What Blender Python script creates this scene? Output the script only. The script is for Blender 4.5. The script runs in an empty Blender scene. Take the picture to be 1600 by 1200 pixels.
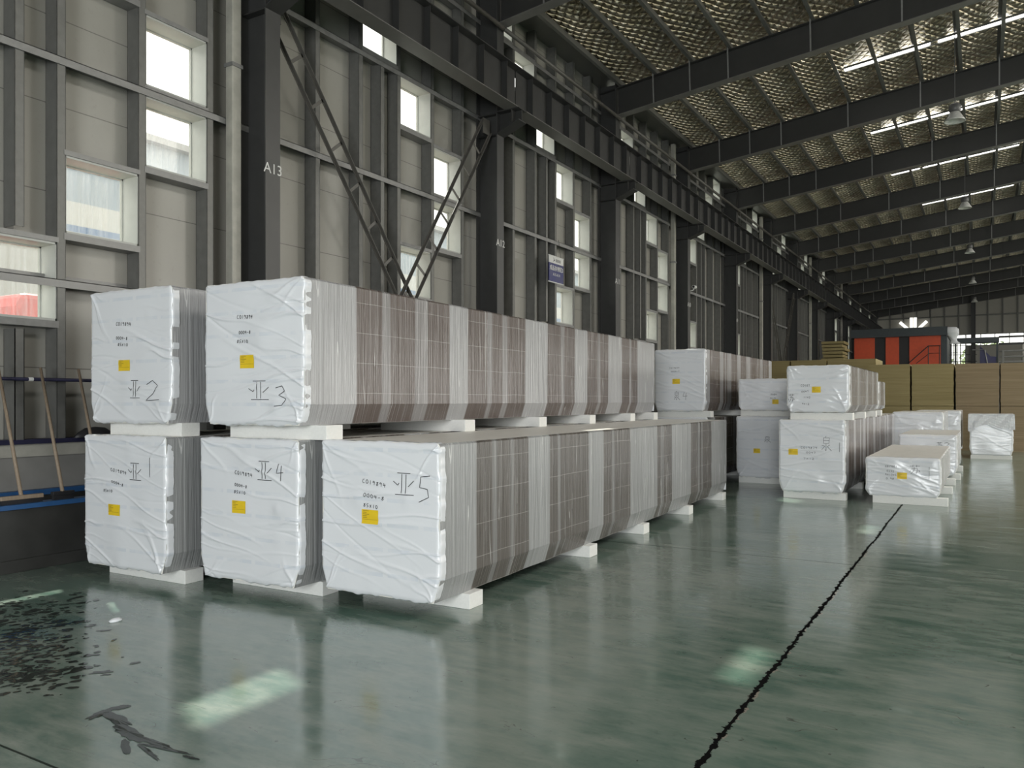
import bpy, bmesh, math, random
from mathutils import Vector, Matrix
C = bpy.context.scene.collection
sc = bpy.context.scene
R = math.radians
random.seed(7)

# ------------------------------------------------------------------ camera, light, exposure
cam = bpy.data.cameras.new('camera')
cam.sensor_fit = 'HORIZONTAL'; cam.sensor_width = 36.0
cam.lens = 1250.0 / 1600.0 * 36.0
cam.shift_y = 26.0 / 1600.0
cam.clip_end = 400
co = bpy.data.objects.new('camera', cam); C.objects.link(co)
co.location = (0, 0, 1.63)
co.rotation_euler = (R(90), 0, math.atan2(737, 1250))
sc.camera = co

vs = sc.view_settings
sc.display_settings.display_device = 'sRGB'
vs.view_transform = 'Standard'; vs.look = 'None'; vs.gamma = 1.0; vs.use_curve_mapping = False
vs.exposure = 1.5
sc.cycles.use_denoising = True
sc.cycles.max_bounces = 8
sc.cycles.diffuse_bounces = 5
sc.cycles.glossy_bounces = 4
sc.cycles.transparent_max_bounces = 12
sc.cycles.sample_clamp_indirect = 6.0
sc.cycles.caustics_reflective = False
sc.cycles.caustics_refractive = False

w = bpy.data.worlds.new('sky'); sc.world = w; w.use_nodes = True
bg = w.node_tree.nodes['Background']
bg.inputs[0].default_value = (1.0, 0.985, 0.93, 1)
bg.inputs[1].default_value = 1.0

SUNDIR = Vector((0.797, -0.372, -1.0))
sl = bpy.data.lights.new('sun', 'SUN'); sl.energy = 3.6; sl.angle = R(0.7); sl.color = (1.0, 0.97, 0.90)
so = bpy.data.objects.new('sun', sl); C.objects.link(so)
so.rotation_euler = SUNDIR.to_track_quat('-Z', 'Y').to_euler(); so.location = (-20, 10, 25)

def area(name, loc, d, sx, sy, power, col):
    l = bpy.data.lights.new(name, 'AREA'); l.shape = 'RECTANGLE'; l.size = sx; l.size_y = sy
    l.energy = power; l.color = col
    o = bpy.data.objects.new(name, l); C.objects.link(o); o.location = loc
    o.rotation_euler = Vector(d).to_track_quat('-Z', 'Z').to_euler()
    return o
# daylight through the open loading door in the near end wall, behind the viewer
area('door_daylight', (2.2, -9.6, 3.0), (-0.35, 1, 0), 5.5, 5.0, 550, (0.93, 0.97, 1.0))
# added warm fill from above for floor and pack tops; ceiling is closed here
area('added_roof_fill', (9.5, 27, 10.8), (0, 0, -1), 7, 66, 1900, (1.0, 0.97, 0.91))
# added fill from the unseen right side, brightens pack sides, wall and ceiling
area('added_side_fill', (27.5, 32, 3.0), (-1, 0, 0.0), 60, 5.0, 4000, (1.0, 0.965, 0.90))

# ------------------------------------------------------------------ materials
class NT:
    def __init__(s, name):
        s.m = bpy.data.materials.new(name); s.m.use_nodes = True
        s.t = s.m.node_tree; s.t.nodes.clear()
        s.out = s.n('ShaderNodeOutputMaterial')
    def n(s, typ, **kw):
        x = s.t.nodes.new(typ)
        for k, v in kw.items(): setattr(x, k, v)
        return x
    def l(s, a, b): s.t.links.new(a, b)
    def val(s, sock, v):
        if hasattr(v, 'is_output') or hasattr(v, 'links'): s.l(v, sock)
        else:
            if isinstance(v, (tuple, list)) and len(v) == 3 and sock.type == 'RGBA': v = (*v, 1)
            sock.default_value = v
    def math(s, op, a, b=0.0, c=None, clamp=False):
        x = s.n('ShaderNodeMath', operation=op); x.use_clamp = clamp
        s.val(x.inputs[0], a); s.val(x.inputs[1], b)
        if c is not None: s.val(x.inputs[2], c)
        return x.outputs[0]
    def mix(s, f, a, b, blend='MIX'):
        x = s.n('ShaderNodeMix', data_type='RGBA', blend_type=blend)
        s.val(x.inputs[0], f); s.val(x.inputs[6], a); s.val(x.inputs[7], b)
        return x.outputs[2]
    def obj(s):
        x = s.n('ShaderNodeTexCoord'); return x.outputs['Object']
    def mapping(s, vec, scale=(1, 1, 1), rot=(0, 0, 0), loc=(0, 0, 0)):
        x = s.n('ShaderNodeMapping'); s.l(vec, x.inputs[0])
        x.inputs['Location'].default_value = loc; x.inputs['Rotation'].default_value = rot; x.inputs['Scale'].default_value = scale
        return x.outputs[0]
    def noise(s, vec, scale, detail=3, rough=0.55, dist=0.0):
        x = s.n('ShaderNodeTexNoise'); s.l(vec, x.inputs['Vector'])
        x.inputs['Scale'].default_value = scale; x.inputs['Detail'].default_value = detail
        x.inputs['Roughness'].default_value = rough; x.inputs['Distortion'].default_value = dist
        return x.outputs[0]
    def ramp(s, f, pts, interp='LINEAR'):
        x = s.n('ShaderNodeValToRGB'); s.l(f, x.inputs[0]); cr = x.color_ramp; cr.interpolation = interp
        while len(cr.elements) < len(pts): cr.elements.new(0.5)
        for e, (p, c) in zip(cr.elements, pts):
            e.position = p; e.color = (c, c, c, 1) if not isinstance(c, (tuple, list)) else (*c, 1)
        return x.outputs[0]
    def rng(s, f, a, b, c=0.0, d=1.0):
        x = s.n('ShaderNodeMapRange'); s.val(x.inputs[0], f)
        for i, v in enumerate((a, b, c, d)): x.inputs[i + 1].default_value = v
        return x.outputs[0]
    def xyz(s, vec):
        x = s.n('ShaderNodeSeparateXYZ'); s.l(vec, x.inputs[0]); return x.outputs
    def bump(s, h, strength=0.3, dist=0.02, normal=None):
        x = s.n('ShaderNodeBump'); s.l(h, x.inputs['Height'])
        x.inputs['Strength'].default_value = strength; x.inputs['Distance'].default_value = dist
        if normal is not None: s.l(normal, x.inputs['Normal'])
        return x.outputs[0]
    def bsdf(s, col, rough=0.5, metal=0.0, normal=None, ior=1.5, **kw):
        x = s.n('ShaderNodeBsdfPrincipled')
        s.val(x.inputs['Base Color'], col); s.val(x.inputs['Roughness'], rough); s.val(x.inputs['Metallic'], metal)
        x.inputs['IOR'].default_value = ior
        for k, v in kw.items(): s.val(x.inputs[k], v)
        if normal is not None: s.l(normal, x.inputs['Normal'])
        return x.outputs[0]
    def done(s, sh): s.l(sh, s.out.inputs['Surface']); return s.m

def plain(name, col, rough=0.5, metal=0.0, var=0.12, nscale=6.0, bump=0.0):
    k = NT(name); o = k.obj(); n = k.noise(o, nscale, 4)
    f = k.rng(n, 0.3, 0.7, 1 - var, 1 + var)
    c = k.n('ShaderNodeVectorMath', operation='SCALE'); c.inputs[0].default_value = col; k.l(f, c.inputs['Scale'])
    nm = k.bump(n, bump, 0.01) if bump else None
    return k.done(k.bsdf(c.outputs[0], k.rng(n, 0.3, 0.7, max(0.03, rough - 0.06), rough + 0.06), metal, nm))

M = {}
M['column'] = plain('column_paint', (0.055, 0.055, 0.054), 0.42, var=0.08)
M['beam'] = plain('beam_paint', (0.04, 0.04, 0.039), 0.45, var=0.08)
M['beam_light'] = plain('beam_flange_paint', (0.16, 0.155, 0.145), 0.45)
M['galv'] = plain('galvanised_steel', (0.25, 0.25, 0.245), 0.45, 0.3, nscale=9)
M['stud'] = plain('stud_steel', (0.17, 0.17, 0.16), 0.45, 0.25, nscale=9)
M['reveal'] = plain('window_frame_metal', (0.46, 0.47, 0.44), 0.4, var=0.05)
M['brace'] = plain('brace_paint', (0.10, 0.095, 0.085), 0.45)
M['pipe'] = plain('downpipe_plastic', (0.42, 0.41, 0.36), 0.4)
M['foam'] = plain('white_foam', (0.80, 0.80, 0.77), 0.8, var=0.03, nscale=40, bump=0.15)
M['black'] = plain('black_paint', (0.02, 0.02, 0.022), 0.5)
M['ink'] = plain('marker_ink', (0.015, 0.015, 0.018), 0.6)
M['yellow'] = plain('label_yellow', (0.80, 0.56, 0.02), 0.45, var=0.06)
M['print'] = plain('label_print', (0.42, 0.30, 0.03), 0.6)
M['bluestripe'] = plain('blue_trim', (0.03, 0.10, 0.25), 0.4)
M['navy'] = plain('navy_rail', (0.025, 0.025, 0.06), 0.5)
M['navysign'] = plain('sign_navy', (0.02, 0.025, 0.14), 0.4)
M['white'] = plain('white_paint', (0.72, 0.72, 0.70), 0.5, var=0.04)
M['red'] = plain('red_panel', (0.62, 0.085, 0.03), 0.45, var=0.06)
M['slate'] = plain('slate_frame', (0.045, 0.055, 0.062), 0.5)
M['lampgrey'] = plain('lamp_housing', (0.12, 0.12, 0.12), 0.4)
M['lamplens'] = plain('lamp_reflector', (0.6, 0.6, 0.57), 0.25)
M['darkbox'] = plain('trough_concrete', (0.035, 0.035, 0.033), 0.45, var=0.35, nscale=2.5, bump=0.2)
M['plinth'] = plain('plinth_render', (0.24, 0.235, 0.22), 0.7, var=0.15, nscale=2)
M['purple'] = plain('machine_blue', (0.05, 0.05, 0.14), 0.4)
M['redcar'] = plain('truck_red', (0.6, 0.10, 0.09), 0.4)
M['yard'] = plain('yard_concrete', (0.42, 0.40, 0.35), 0.9, nscale=0.5)

def mk_wood():
    k = NT('broom_wood'); o = k.obj(); n = k.noise(k.mapping(o, (60, 60, 3)), 1, 4)
    return k.done(k.bsdf(k.mix(n, (0.20, 0.15, 0.105), (0.38, 0.30, 0.22)), 0.6))
M['wood'] = mk_wood()

def mk_wall():
    k = NT('wall_panel'); o = k.obj(); x, y, z = k.xyz(o)
    n = k.noise(k.mapping(o, (1, 1, 0.4)), 0.9, 4); n2 = k.noise(o, 14, 3)
    c = k.mix(k.rng(n, 0.3, 0.7), (0.315, 0.305, 0.272), (0.375, 0.365, 0.33))
    c = k.mix(k.rng(n2, 0.62, 0.8, 0, 0.25), c, (0.2, 0.19, 0.16))
    fz = k.math('FRACT', k.math('ADD', z, 0.5)); seam = k.math('LESS_THAN', k.math('ABSOLUTE', k.math('SUBTRACT', fz, 0.5)), 0.006)
    c = k.mix(k.math('MULTIPLY', seam, 0.7), c, (0.10, 0.10, 0.09))
    wv = k.noise(k.mapping(o, (1, 1.2, 5)), 1.5, 2)
    return k.done(k.bsdf(c, 0.34, 0, k.bump(wv, 0.12, 0.02)))
M['wall'] = mk_wall()

def mk_gable():
    k = NT('gable_panel'); o = k.obj(); n = k.noise(o, 0.5, 4)
    return k.done(k.bsdf(k.mix(n, (0.38, 0.365, 0.33), (0.46, 0.445, 0.40)), 0.5))
M['gable'] = mk_gable()

def mk_floor():
    k = NT('green_epoxy_floor'); o = k.obj(); x, y, z = k.xyz(o)
    big = k.noise(o, 0.9, 6, 0.65); mid = k.noise(k.mapping(o, (1.2, 4.5, 1), (0, 0, 0.9)), 1.6, 6, 0.65); fine = k.noise(o, 22, 4, 0.6)
    c = k.mix(k.rng(big, 0.38, 0.62), (0.085, 0.155, 0.122), (0.185, 0.245, 0.205))
    c = k.mix(k.rng(mid, 0.42, 0.72, 0, 0.65), c, (0.30, 0.33, 0.28))
    c = k.mix(k.rng(fine, 0.58, 0.8, 0, 0.35), c, (0.07, 0.10, 0.082))
    # scratches: thin contours of distorted noise
    s1 = k.noise(k.mapping(o, (0.7, 3.0, 1), (0, 0, 0.6)), 1.4, 2, 0.5, 1.2)
    scr = k.math('LESS_THAN', k.math('ABSOLUTE', k.math('SUBTRACT', s1, 0.56)), 0.0026)
    brk = k.math('GREATER_THAN', k.noise(o, 2.3, 3), 0.57)
    c = k.mix(k.math('MULTIPLY', k.math('MULTIPLY', scr, brk), 0.6), c, (0.04, 0.05, 0.042))
    vor = k.n('ShaderNodeTexVoronoi'); k.l(o, vor.inputs['Vector']); vor.inputs['Scale'].default_value = 3.2
    spot = k.math('LESS_THAN', vor.outputs['Distance'], 0.028)
    c = k.mix(k.math('MULTIPLY', spot, 0.6), c, (0.04, 0.05, 0.045))
    # broken long joint along the hall and straight saw cuts across it
    jn = k.noise(k.mapping(o, (0, 1, 0)), 0.8, 3); jn2 = k.noise(o, 14, 5, 0.7)
    jx = k.math('ADD', k.math('ADD', x, 1.10), k.math('MULTIPLY', k.math('SUBTRACT', jn, 0.5), 0.05))
    wd = k.math('ADD', 0.008, k.math('MULTIPLY', k.math('MAXIMUM', k.math('SUBTRACT', jn2, 0.46), 0.0), 0.12))
    crack = k.math('LESS_THAN', k.math('ABSOLUTE', jx), wd)
    chip = k.math('MULTIPLY', k.math('LESS_THAN', k.math('ABSOLUTE', k.math('SUBTRACT', jx, 0.006)), k.math('ADD', wd, 0.007)), k.math('GREATER_THAN', k.noise(o, 5, 3), 0.56))
    fy = k.math('ABSOLUTE', k.math('SUBTRACT', k.math('FRACT', k.math('DIVIDE', k.math('ADD', y, 1.235), 6.53)), 0.5))
    cut = k.math('LESS_THAN', k.math('ADD', fy, k.math('MULTIPLY', k.math('SUBTRACT', jn2, 0.5), 0.0009)), 0.0010)
    c = k.mix(k.math('MULTIPLY', chip, 0.8), c, (0.34, 0.29, 0.24))
    c = k.mix(k.math('MULTIPLY', cut, 0.85), c, (0.02, 0.022, 0.02))
    c = k.mix(crack, c, (0.008, 0.008, 0.008))
    h = k.math('SUBTRACT', k.math('MULTIPLY', mid, 0.25), k.math('MULTIPLY', crack, 3.0))
    wav = k.noise(k.mapping(o, (1, 1, 1)), 5.0, 3)
    b = k.bump(k.math('ADD', h, k.math('MULTIPLY', wav, 0.5)), 0.20, 0.01)
    rough = k.math('ADD', k.rng(mid, 0.3, 0.75, 0.07, 0.26), k.math('MULTIPLY', crack, 0.6))
    spec = k.math('SUBTRACT', 0.5, k.math('MULTIPLY', k.math('MAXIMUM', crack, cut), 0.5))
    return k.done(k.bsdf(c, rough, 0, b, ior=2.4, **{'Specular IOR Level': spec}))
M['floor'] = mk_floor()

def mk_foil():
    k = NT('foil_insulation'); o = k.obj()
    a = k.n('ShaderNodeTexWave', wave_type='BANDS', bands_direction='X', wave_profile='SIN'); a.inputs['Scale'].default_value = 0.8; a.inputs['Distortion'].default_value = 1.6; a.inputs['Detail'].default_value = 2
    k.l(k.mapping(o, (1, 1, 1), (0, 0, R(34))), a.inputs[0])
    b = k.n('ShaderNodeTexWave', wave_type='BANDS', bands_direction='X', wave_profile='SIN'); b.inputs['Scale'].default_value = 0.8; b.inputs['Distortion'].default_value = 1.6; b.inputs['Detail'].default_value = 2
    k.l(k.mapping(o, (1, 1, 1), (0, 0, R(-38))), b.inputs[0])
    q = k.math('MINIMUM', k.math('ABSOLUTE', k.math('SUBTRACT', a.outputs['Fac'], 0.5)), k.math('ABSOLUTE', k.math('SUBTRACT', b.outputs['Fac'], 0.5)))
    q = k.math('POWER', k.math('MULTIPLY', q, 2.0), 0.6)
    n = k.noise(o, 7, 5, 0.6); n2 = k.noise(k.mapping(o, (1, 0.5, 1)), 1.1, 4)
    h = k.math('ADD', k.math('MULTIPLY', q, 1.0), k.math('ADD', k.math('MULTIPLY', n, 0.8), k.math('MULTIPLY', n2, 1.5)))
    c = k.mix(k.rng(n2, 0.3, 0.7), (0.50, 0.44, 0.30), (0.66, 0.60, 0.46))
    thr = k.math('MAXIMUM', k.math('GREATER_THAN', a.outputs['Fac'], 0.965), k.math('GREATER_THAN', b.outputs['Fac'], 0.965))
    c = k.mix(k.math('MULTIPLY', thr, 0.55), c, (1.0, 0.97, 0.88))
    return k.done(k.bsdf(c, 0.30, 0.88, k.bump(h, 1.0, 0.13)))
M['foil'] = mk_foil()

def mk_film():   # white stretch film over the pack ends
    k = NT('white_stretch_film'); o = k.obj(); x, y, z = k.xyz(o)
    n = k.noise(k.mapping(o, (1, 1, 1.8), (0, R(20), 0)), 5, 4, 0.5, 0.6)
    # faint grey rows of sheet edges seen through the film
    fz = k.math('FRACT', k.math('ADD', k.math('MULTIPLY', z, 5.2), 0.2)); row = k.math('LESS_THAN', fz, 0.16)
    fx = k.math('FRACT', k.math('MULTIPLY', x, 3.0)); colm = k.math('LESS_THAN', fx, 0.86)
    f = k.math('MULTIPLY', k.math('MULTIPLY', row, colm), k.rng(n, 0.35, 0.65, 0.0, 0.5))
    c = k.mix(f, (0.76, 0.775, 0.80), (0.60, 0.65, 0.72))
    b = k.bump(n, 0.25, 0.01)
    return k.done(k.bsdf(c, 0.2, 0, b, ior=1.55))
M['film'] = mk_film()

def mk_side(name, brown, white):
    k = NT(name); o = k.obj()
    at = k.n('ShaderNodeAttribute', attribute_name='film'); f = at.outputs['Fac']
    st = k.noise(k.mapping(o, (1, 55, 0.7)), 1.0, 4, 0.6); st2 = k.noise(k.mapping(o, (1, 16, 0.9)), 1.0, 3, 0.6, 0.4)
    x, y, z = k.xyz(o)
    fac = k.math('ADD', k.math('MULTIPLY', f, 0.96), k.math('ADD', k.rng(st, 0.5, 0.8, 0, 0.13), k.rng(st2, 0.55, 0.78, 0, 0.22)), clamp=True)
    # courses of panels: pale horizontal joints
    zz = k.math('ADD', k.math('DIVIDE', z, 0.262), k.math('MULTIPLY', k.math('SUBTRACT', k.noise(k.mapping(o, (0, 1.2, 0)), 1, 2), 0.5), 0.12))
    fz = k.math('FRACT', zz); seam = k.math('LESS_THAN', fz, 0.022)
    band = k.math('MULTIPLY', k.math('SUBTRACT', k.noise(k.mapping(o, (0, 2.0, 3.8)), 1, 1), 0.5), 0.25)
    base = k.mix(k.math('ADD', 0.5, band), tuple(v * 0.8 for v in brown), tuple(v * 1.25 for v in brown))
    base = k.mix(k.math('MULTIPLY', seam, 0.3), base, (0.6, 0.58, 0.54))
    c = k.mix(fac, base, white)
    fold = k.math('LESS_THAN', k.math('ABSOLUTE', k.math('SUBTRACT', k.noise(k.mapping(o, (1, 11, 0.16), (R(3), 0, 0)), 1.0, 1), 0.5)), 0.004)
    c = k.mix(k.math('MULTIPLY', fold, 0.5), c, (0.75, 0.75, 0.74))
    return k.done(k.bsdf(c, k.rng(st2, 0.3, 0.7, 0.10, 0.30), 0, k.bump(k.math('ADD', st, k.math('MULTIPLY', st2, 2.0)), 0.5, 0.012)))
M['side_grey'] = mk_side('wrapped_side_grey', (0.098, 0.086, 0.076), (0.325, 0.33, 0.33))
M['side_mauve'] = mk_side('wrapped_side_mauve', (0.118, 0.094, 0.084), (0.39, 0.39, 0.395))
M['side_plain'] = mk_side('wrapped_side_plain', (0.40, 0.40, 0.39), (0.5, 0.5, 0.5))

def mk_top():
    k = NT('film_top'); o = k.obj(); n = k.noise(k.mapping(o, (3, 1, 1)), 3, 5)
    return k.done(k.bsdf(k.mix(n, (0.74, 0.72, 0.66), (0.88, 0.86, 0.80)), 0.4, 0, k.bump(n, 0.3, 0.02)))
M['top'] = mk_top()

def mk_board(name, a, b):
    k = NT(name); o = k.obj(); x, y, z = k.xyz(o)
    st = k.noise(k.mapping(o, (0.7, 0.7, 40)), 1, 4, 0.6); st2 = k.noise(k.mapping(o, (0.3, 0.3, 9)), 1, 3)
    c = k.mix(k.rng(k.math('ADD', k.math('MULTIPLY', st, 0.6), k.math('MULTIPLY', st2, 0.4)), 0.35, 0.65), a, b)
    return k.done(k.bsdf(c, 0.75, 0, k.bump(st, 0.3, 0.01)))
M['board_olive'] = mk_board('board_edges_olive', (0.27, 0.215, 0.09), (0.38, 0.31, 0.15))
M['board_brown'] = mk_board('board_edges_brown', (0.24, 0.18, 0.10), (0.34, 0.26, 0.16))

def mk_glass():
    k = NT('dusty_window_glass'); o = k.obj()
    tr = k.n('ShaderNodeBsdfTransparent'); tr.inputs[0].default_value = (0.97, 0.98, 0.96, 1)
    gl = k.n('ShaderNodeBsdfGlossy'); gl.inputs['Roughness'].default_value = 0.05
    m1 = k.n('ShaderNodeMixShader'); m1.inputs[0].default_value = 0.05; k.l(tr.outputs[0], m1.inputs[1]); k.l(gl.outputs[0], m1.inputs[2])
    tl = k.n('ShaderNodeBsdfTranslucent'); tl.inputs[0].default_value = (0.35, 0.37, 0.38, 1)
    st = k.noise(k.mapping(o, (1, 14, 0.8)), 1.3, 5, 0.65)
    m2 = k.n('ShaderNodeMixShader'); k.l(k.rng(st, 0.35, 0.75, 0.04, 0.28), m2.inputs[0])
    k.l(m1.outputs[0], m2.inputs[1]); k.l(tl.outputs[0], m2.inputs[2])
    return k.done(m2.outputs[0])
M['glass'] = mk_glass()

def emis(name, col, s):
    k = NT(name); e = k.n('ShaderNodeEmission'); e.inputs[0].default_value = (*col, 1); e.inputs[1].default_value = s
    return k.done(e.outputs[0])
M['skylight'] = emis('skylight_panel', (1.0, 0.99, 0.95), 2.2)
M['emblem'] = emis('emblem_backlit', (1.0, 0.98, 0.9), 0.5)

def mk_water():
    k = NT('water_film')
    return k.done(k.bsdf((0.025, 0.032, 0.028), 0.03, 0, None, ior=1.45))
M['water'] = mk_water()

def mk_facade():
    k = NT('neighbour_facade'); o = k.obj(); x, y, z = k.xyz(o)
    c = k.ramp(k.math('DIVIDE', z, 12.0), [(0, (0.22, 0.225, 0.22)), (0.36, (0.36, 0.37, 0.36)), (0.537, (0.06, 0.13, 0.26)), (0.552, (0.40, 0.41, 0.40)), (0.607, (0.20, 0.25, 0.30))], 'CONSTANT')
    n = k.noise(k.mapping(o, (1, 5, 0.4)), 1, 4)
    return k.done(k.bsdf(k.mix(k.rng(n, 0.4, 0.7, 0, 0.3), c, (0.4, 0.41, 0.41)), 0.6))
M['facade'] = mk_facade()
def mk_leaf():
    k = NT('tree_leaves'); n = k.noise(k.obj(), 3, 3)
    return k.done(k.bsdf(k.mix(n, (0.10, 0.16, 0.04), (0.22, 0.30, 0.09)), 0.7))
M['leaf'] = mk_leaf()

# ------------------------------------------------------------------ mesh helpers
class MB:
    def __init__(s): s.v = []; s.f = []; s.mi = []
    def add(s, vs, fs, mi=0):
        o = len(s.v); s.v += [tuple(p) for p in vs]; s.f += [tuple(i + o for i in f) for f in fs]; s.mi += [mi] * len(fs); return s
    def box(s, x0, x1, y0, y1, z0, z1, mi=0):
        return s.add([(x0, y0, z0), (x1, y0, z0), (x1, y1, z0), (x0, y1, z0), (x0, y0, z1), (x1, y0, z1), (x1, y1, z1), (x0, y1, z1)],
                     [(0, 3, 2, 1), (4, 5, 6, 7), (0, 1, 5, 4), (1, 2, 6, 5), (2, 3, 7, 6), (3, 0, 4, 7)], mi)
    def prism(s, poly, axis, a, b, mi=0):   # poly in the two other axes, extruded along axis from a to b
        n = len(poly)
        def P(p, t):
            return {'x': (t, p[0], p[1]), 'y': (p[0], t, p[1]), 'z': (p[0], p[1], t)}[axis]
        vs = [P(p, a) for p in poly] + [P(p, b) for p in poly]
        fs = [tuple(range(n))[::-1], tuple(range(n, 2 * n))] + [(i, (i + 1) % n, (i + 1) % n + n, i + n) for i in range(n)]
        return s.add(vs, fs, mi)
    def bar(s, p, q, w, h=None, mi=0, up=(0, 0, 1)):   # rectangular bar from p to q
        h = h or w; p = Vector(p); q = Vector(q); d = (q - p).normalized()
        u = Vector(up); 
        if abs(d.dot(u)) > 0.98: u = Vector((0, 1, 0))
        a = d.cross(u).normalized() * (w / 2); b = d.cross(a).normalized() * (h / 2)
        vs = [p + a + b, p - a + b, p - a - b, p + a - b, q + a + b, q - a + b, q - a - b, q + a - b]
        return s.add(vs, [(3, 2, 1, 0), (4, 5, 6, 7), (0, 1, 5, 4), (1, 2, 6, 5), (2, 3, 7, 6), (3, 0, 4, 7)], mi)
    def tube(s, pts, r, n=10, mi=0, radii=None):
        pts = [Vector(p) for p in pts]; rings = []
        for i, p in enumerate(pts):
            d = (pts[min(i + 1, len(pts) - 1)] - pts[max(i - 1, 0)]).normalized()
            u = Vector((0, 0, 1)) if abs(d.z) < 0.9 else Vector((1, 0, 0))
            a = d.cross(u).normalized(); b = d.cross(a)
            rr = radii[i] if radii else r
            rings.append([p + (a * math.cos(2 * math.pi * j / n) + b * math.sin(2 * math.pi * j / n)) * rr for j in range(n)])
        vs = [v for rg in rings for v in rg]; fs = []
        for i in range(len(pts) - 1):
            for j in range(n): fs.append((i * n + j, i * n + (j + 1) % n, (i + 1) * n + (j + 1) % n, (i + 1) * n + j))
        fs.append(tuple(range(n))[::-1]); fs.append(tuple(range((len(pts) - 1) * n, len(pts) * n)))
        return s.add(vs, fs, mi)
    def lathe(s, c, prof, n=24, mi=0):
        vs = []; fs = []
        for (r, z) in prof:
            for j in range(n): vs.append((c[0] + r * math.cos(2 * math.pi * j / n), c[1] + r * math.sin(2 * math.pi * j / n), c[2] + z))
        for i in range(len(prof) - 1):
            for j in range(n): fs.append((i * n + j, i * n + (j + 1) % n, (i + 1) * n + (j + 1) % n, (i + 1) * n + j))
        return s.add(vs, fs, mi)
    def build(s, name, mats, parent=None, smooth=False, bevel=0.0):
        me = bpy.data.meshes.new(name); me.from_pydata(s.v, [], s.f)
        if not isinstance(mats, (list, tuple)): mats = [mats]
        for m in mats: me.materials.append(M[m] if isinstance(m, str) else m)
        me.polygons.foreach_set('material_index', s.mi)
        if smooth: me.polygons.foreach_set('use_smooth', [True] * len(s.f))
        me.update()
        o = bpy.data.objects.new(name, me); C.objects.link(o)
        bm = bmesh.new(); bm.from_mesh(me); bmesh.ops.recalc_face_normals(bm, faces=bm.faces); bm.to_mesh(me); bm.free()
        if parent: o.parent = parent
        if bevel:
            b = o.modifiers.new('bevel', 'BEVEL'); b.width = bevel; b.segments = 2; b.limit_method = 'ANGLE'
        return o

def tag(o, label=None, cat=None, group=None, kind=None):
    if label: o['label'] = label
    if cat: o['category'] = cat
    if group: o['group'] = group
    if kind: o['kind'] = kind
    return o
def empty(name, loc, rz=0.0):
    o = bpy.data.objects.new(name, None); C.objects.link(o); o.location = loc; o.rotation_euler = (0, 0, rz); o.empty_display_size = 0.2
    return o
def copy_tree(o, parent=None):
    c = o.copy(); C.objects.link(c)
    if parent: c.parent = parent
    for ch in list(o.children): copy_tree(ch, c)
    return c
def text_mesh(name, s, size, mat, parent=None, extrude=0.001, bold=0.0):
    cu = bpy.data.curves.new(name, 'FONT'); cu.body = s; cu.size = size; cu.extrude = extrude; cu.offset = bold
    cu.align_x = 'CENTER'; cu.align_y = 'CENTER'
    t = bpy.data.objects.new(name + '_src', cu); C.objects.link(t)
    dg = bpy.context.evaluated_depsgraph_get(); dg.update()
    me = bpy.data.meshes.new_from_object(t.evaluated_get(dg)); bpy.data.objects.remove(t); bpy.data.curves.remove(cu)
    me.name = name; me.materials.clear(); me.materials.append(M[mat])
    o = bpy.data.objects.new(name, me); C.objects.link(o)
    if parent: o.parent = parent
    return o
ORD = ['first', 'second', 'third', 'fourth', 'fifth', 'sixth', 'seventh', 'eighth', 'ninth', 'tenth', 'eleventh', 'twelfth', 'thirteenth', 'fourteenth', 'fifteenth']

# ------------------------------------------------------------------ the hall
WX = -9.12           # inner face of the wall panels
YEND = 80.0; YNEAR = -10.0
def roofz(x): return 10.12 + 0.12 * (x + 8.4)
MB().box(-9.3, 28, YNEAR, YEND, -0.2, 0.0).build('floor', 'floor')['kind'] = 'structure'
g = MB().box(-60, -9.31, -30, 130, -0.3, -0.1).box(28.01, 70, -30, 130, -0.3, -0.1).box(-9.3, 28, YEND + 0.01, 130, -0.3, -0.1).box(-9.3, 28, -40, YNEAR - .01, -0.3, -0.1)
tag(g.build('ground', 'yard'), kind='structure')

NB = 12
cells = [(0.4, 1.3), (1.4, 2.3), (2.4, 3.3), (3.4, 4.3), (4.4, 5.3)]
wins = []
for k in range(-1, NB):
    S = 7.8 + 6.0 * k
    if k < 0: pat = [(1, 8.5), (2, 7.5), (3, 6.5), (4, 5.5), (4, 4.5), (3, 3.5), (2, 2.5)]
    elif k <= 2: pat = [(0, 9.45), (1, 8.5), (2, 7.5), (3, 6.5), (4, 5.5), (4, 4.5), (3, 3.5), (2, 2.5)]
    elif k <= 7: pat = [(0, 5.5), (0, 4.5), (1, 6.5), (1, 3.5), (2, 7.5), (2, 2.5), (3, 8.5), (4, 9.45)]
    else: pat = [(3, 5.5), (3, 6.5), (3, 4.5), (4, 8.5), (2, 9.3)]
    for (c, z) in pat: wins.append((S + cells[c][0], S + cells[c][1], z + 0.03, min(z + 0.88, 10.12)))
def cut_wall(mb, x0, x1, y0, y1, zlo, zhi, holes):
    zs = sorted(set([zlo, zhi] + [h[2] for h in holes] + [h[3] for h in holes]))
    for a, b in zip(zs, zs[1:]):
        hs = sorted([(h[0], h[1]) for h in holes if h[2] < (a + b) / 2 < h[3]])
        y = y0
        for p, q in hs:
            if p > y: mb.box(x0, x1, y, p, a, b)
            y = q
        if y < y1: mb.box(x0, x1, y, y1, a, b)
mb = MB(); cut_wall(mb, WX - 0.1, WX, YNEAR, YEND, 1.05, 10.35, wins)
mb.build('wall_left', 'wall')['kind'] = 'structure'
MB().box(WX - 0.12, -8.98, YNEAR, YEND, 0.0, 1.02).build('baseboard_left', 'plinth')['kind'] = 'structure'
MB().box(WX - 0.02, -8.95, YNEAR, YEND, 1.02, 1.16).build('trim_1', 'pipe')['kind'] = 'structure'
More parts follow.
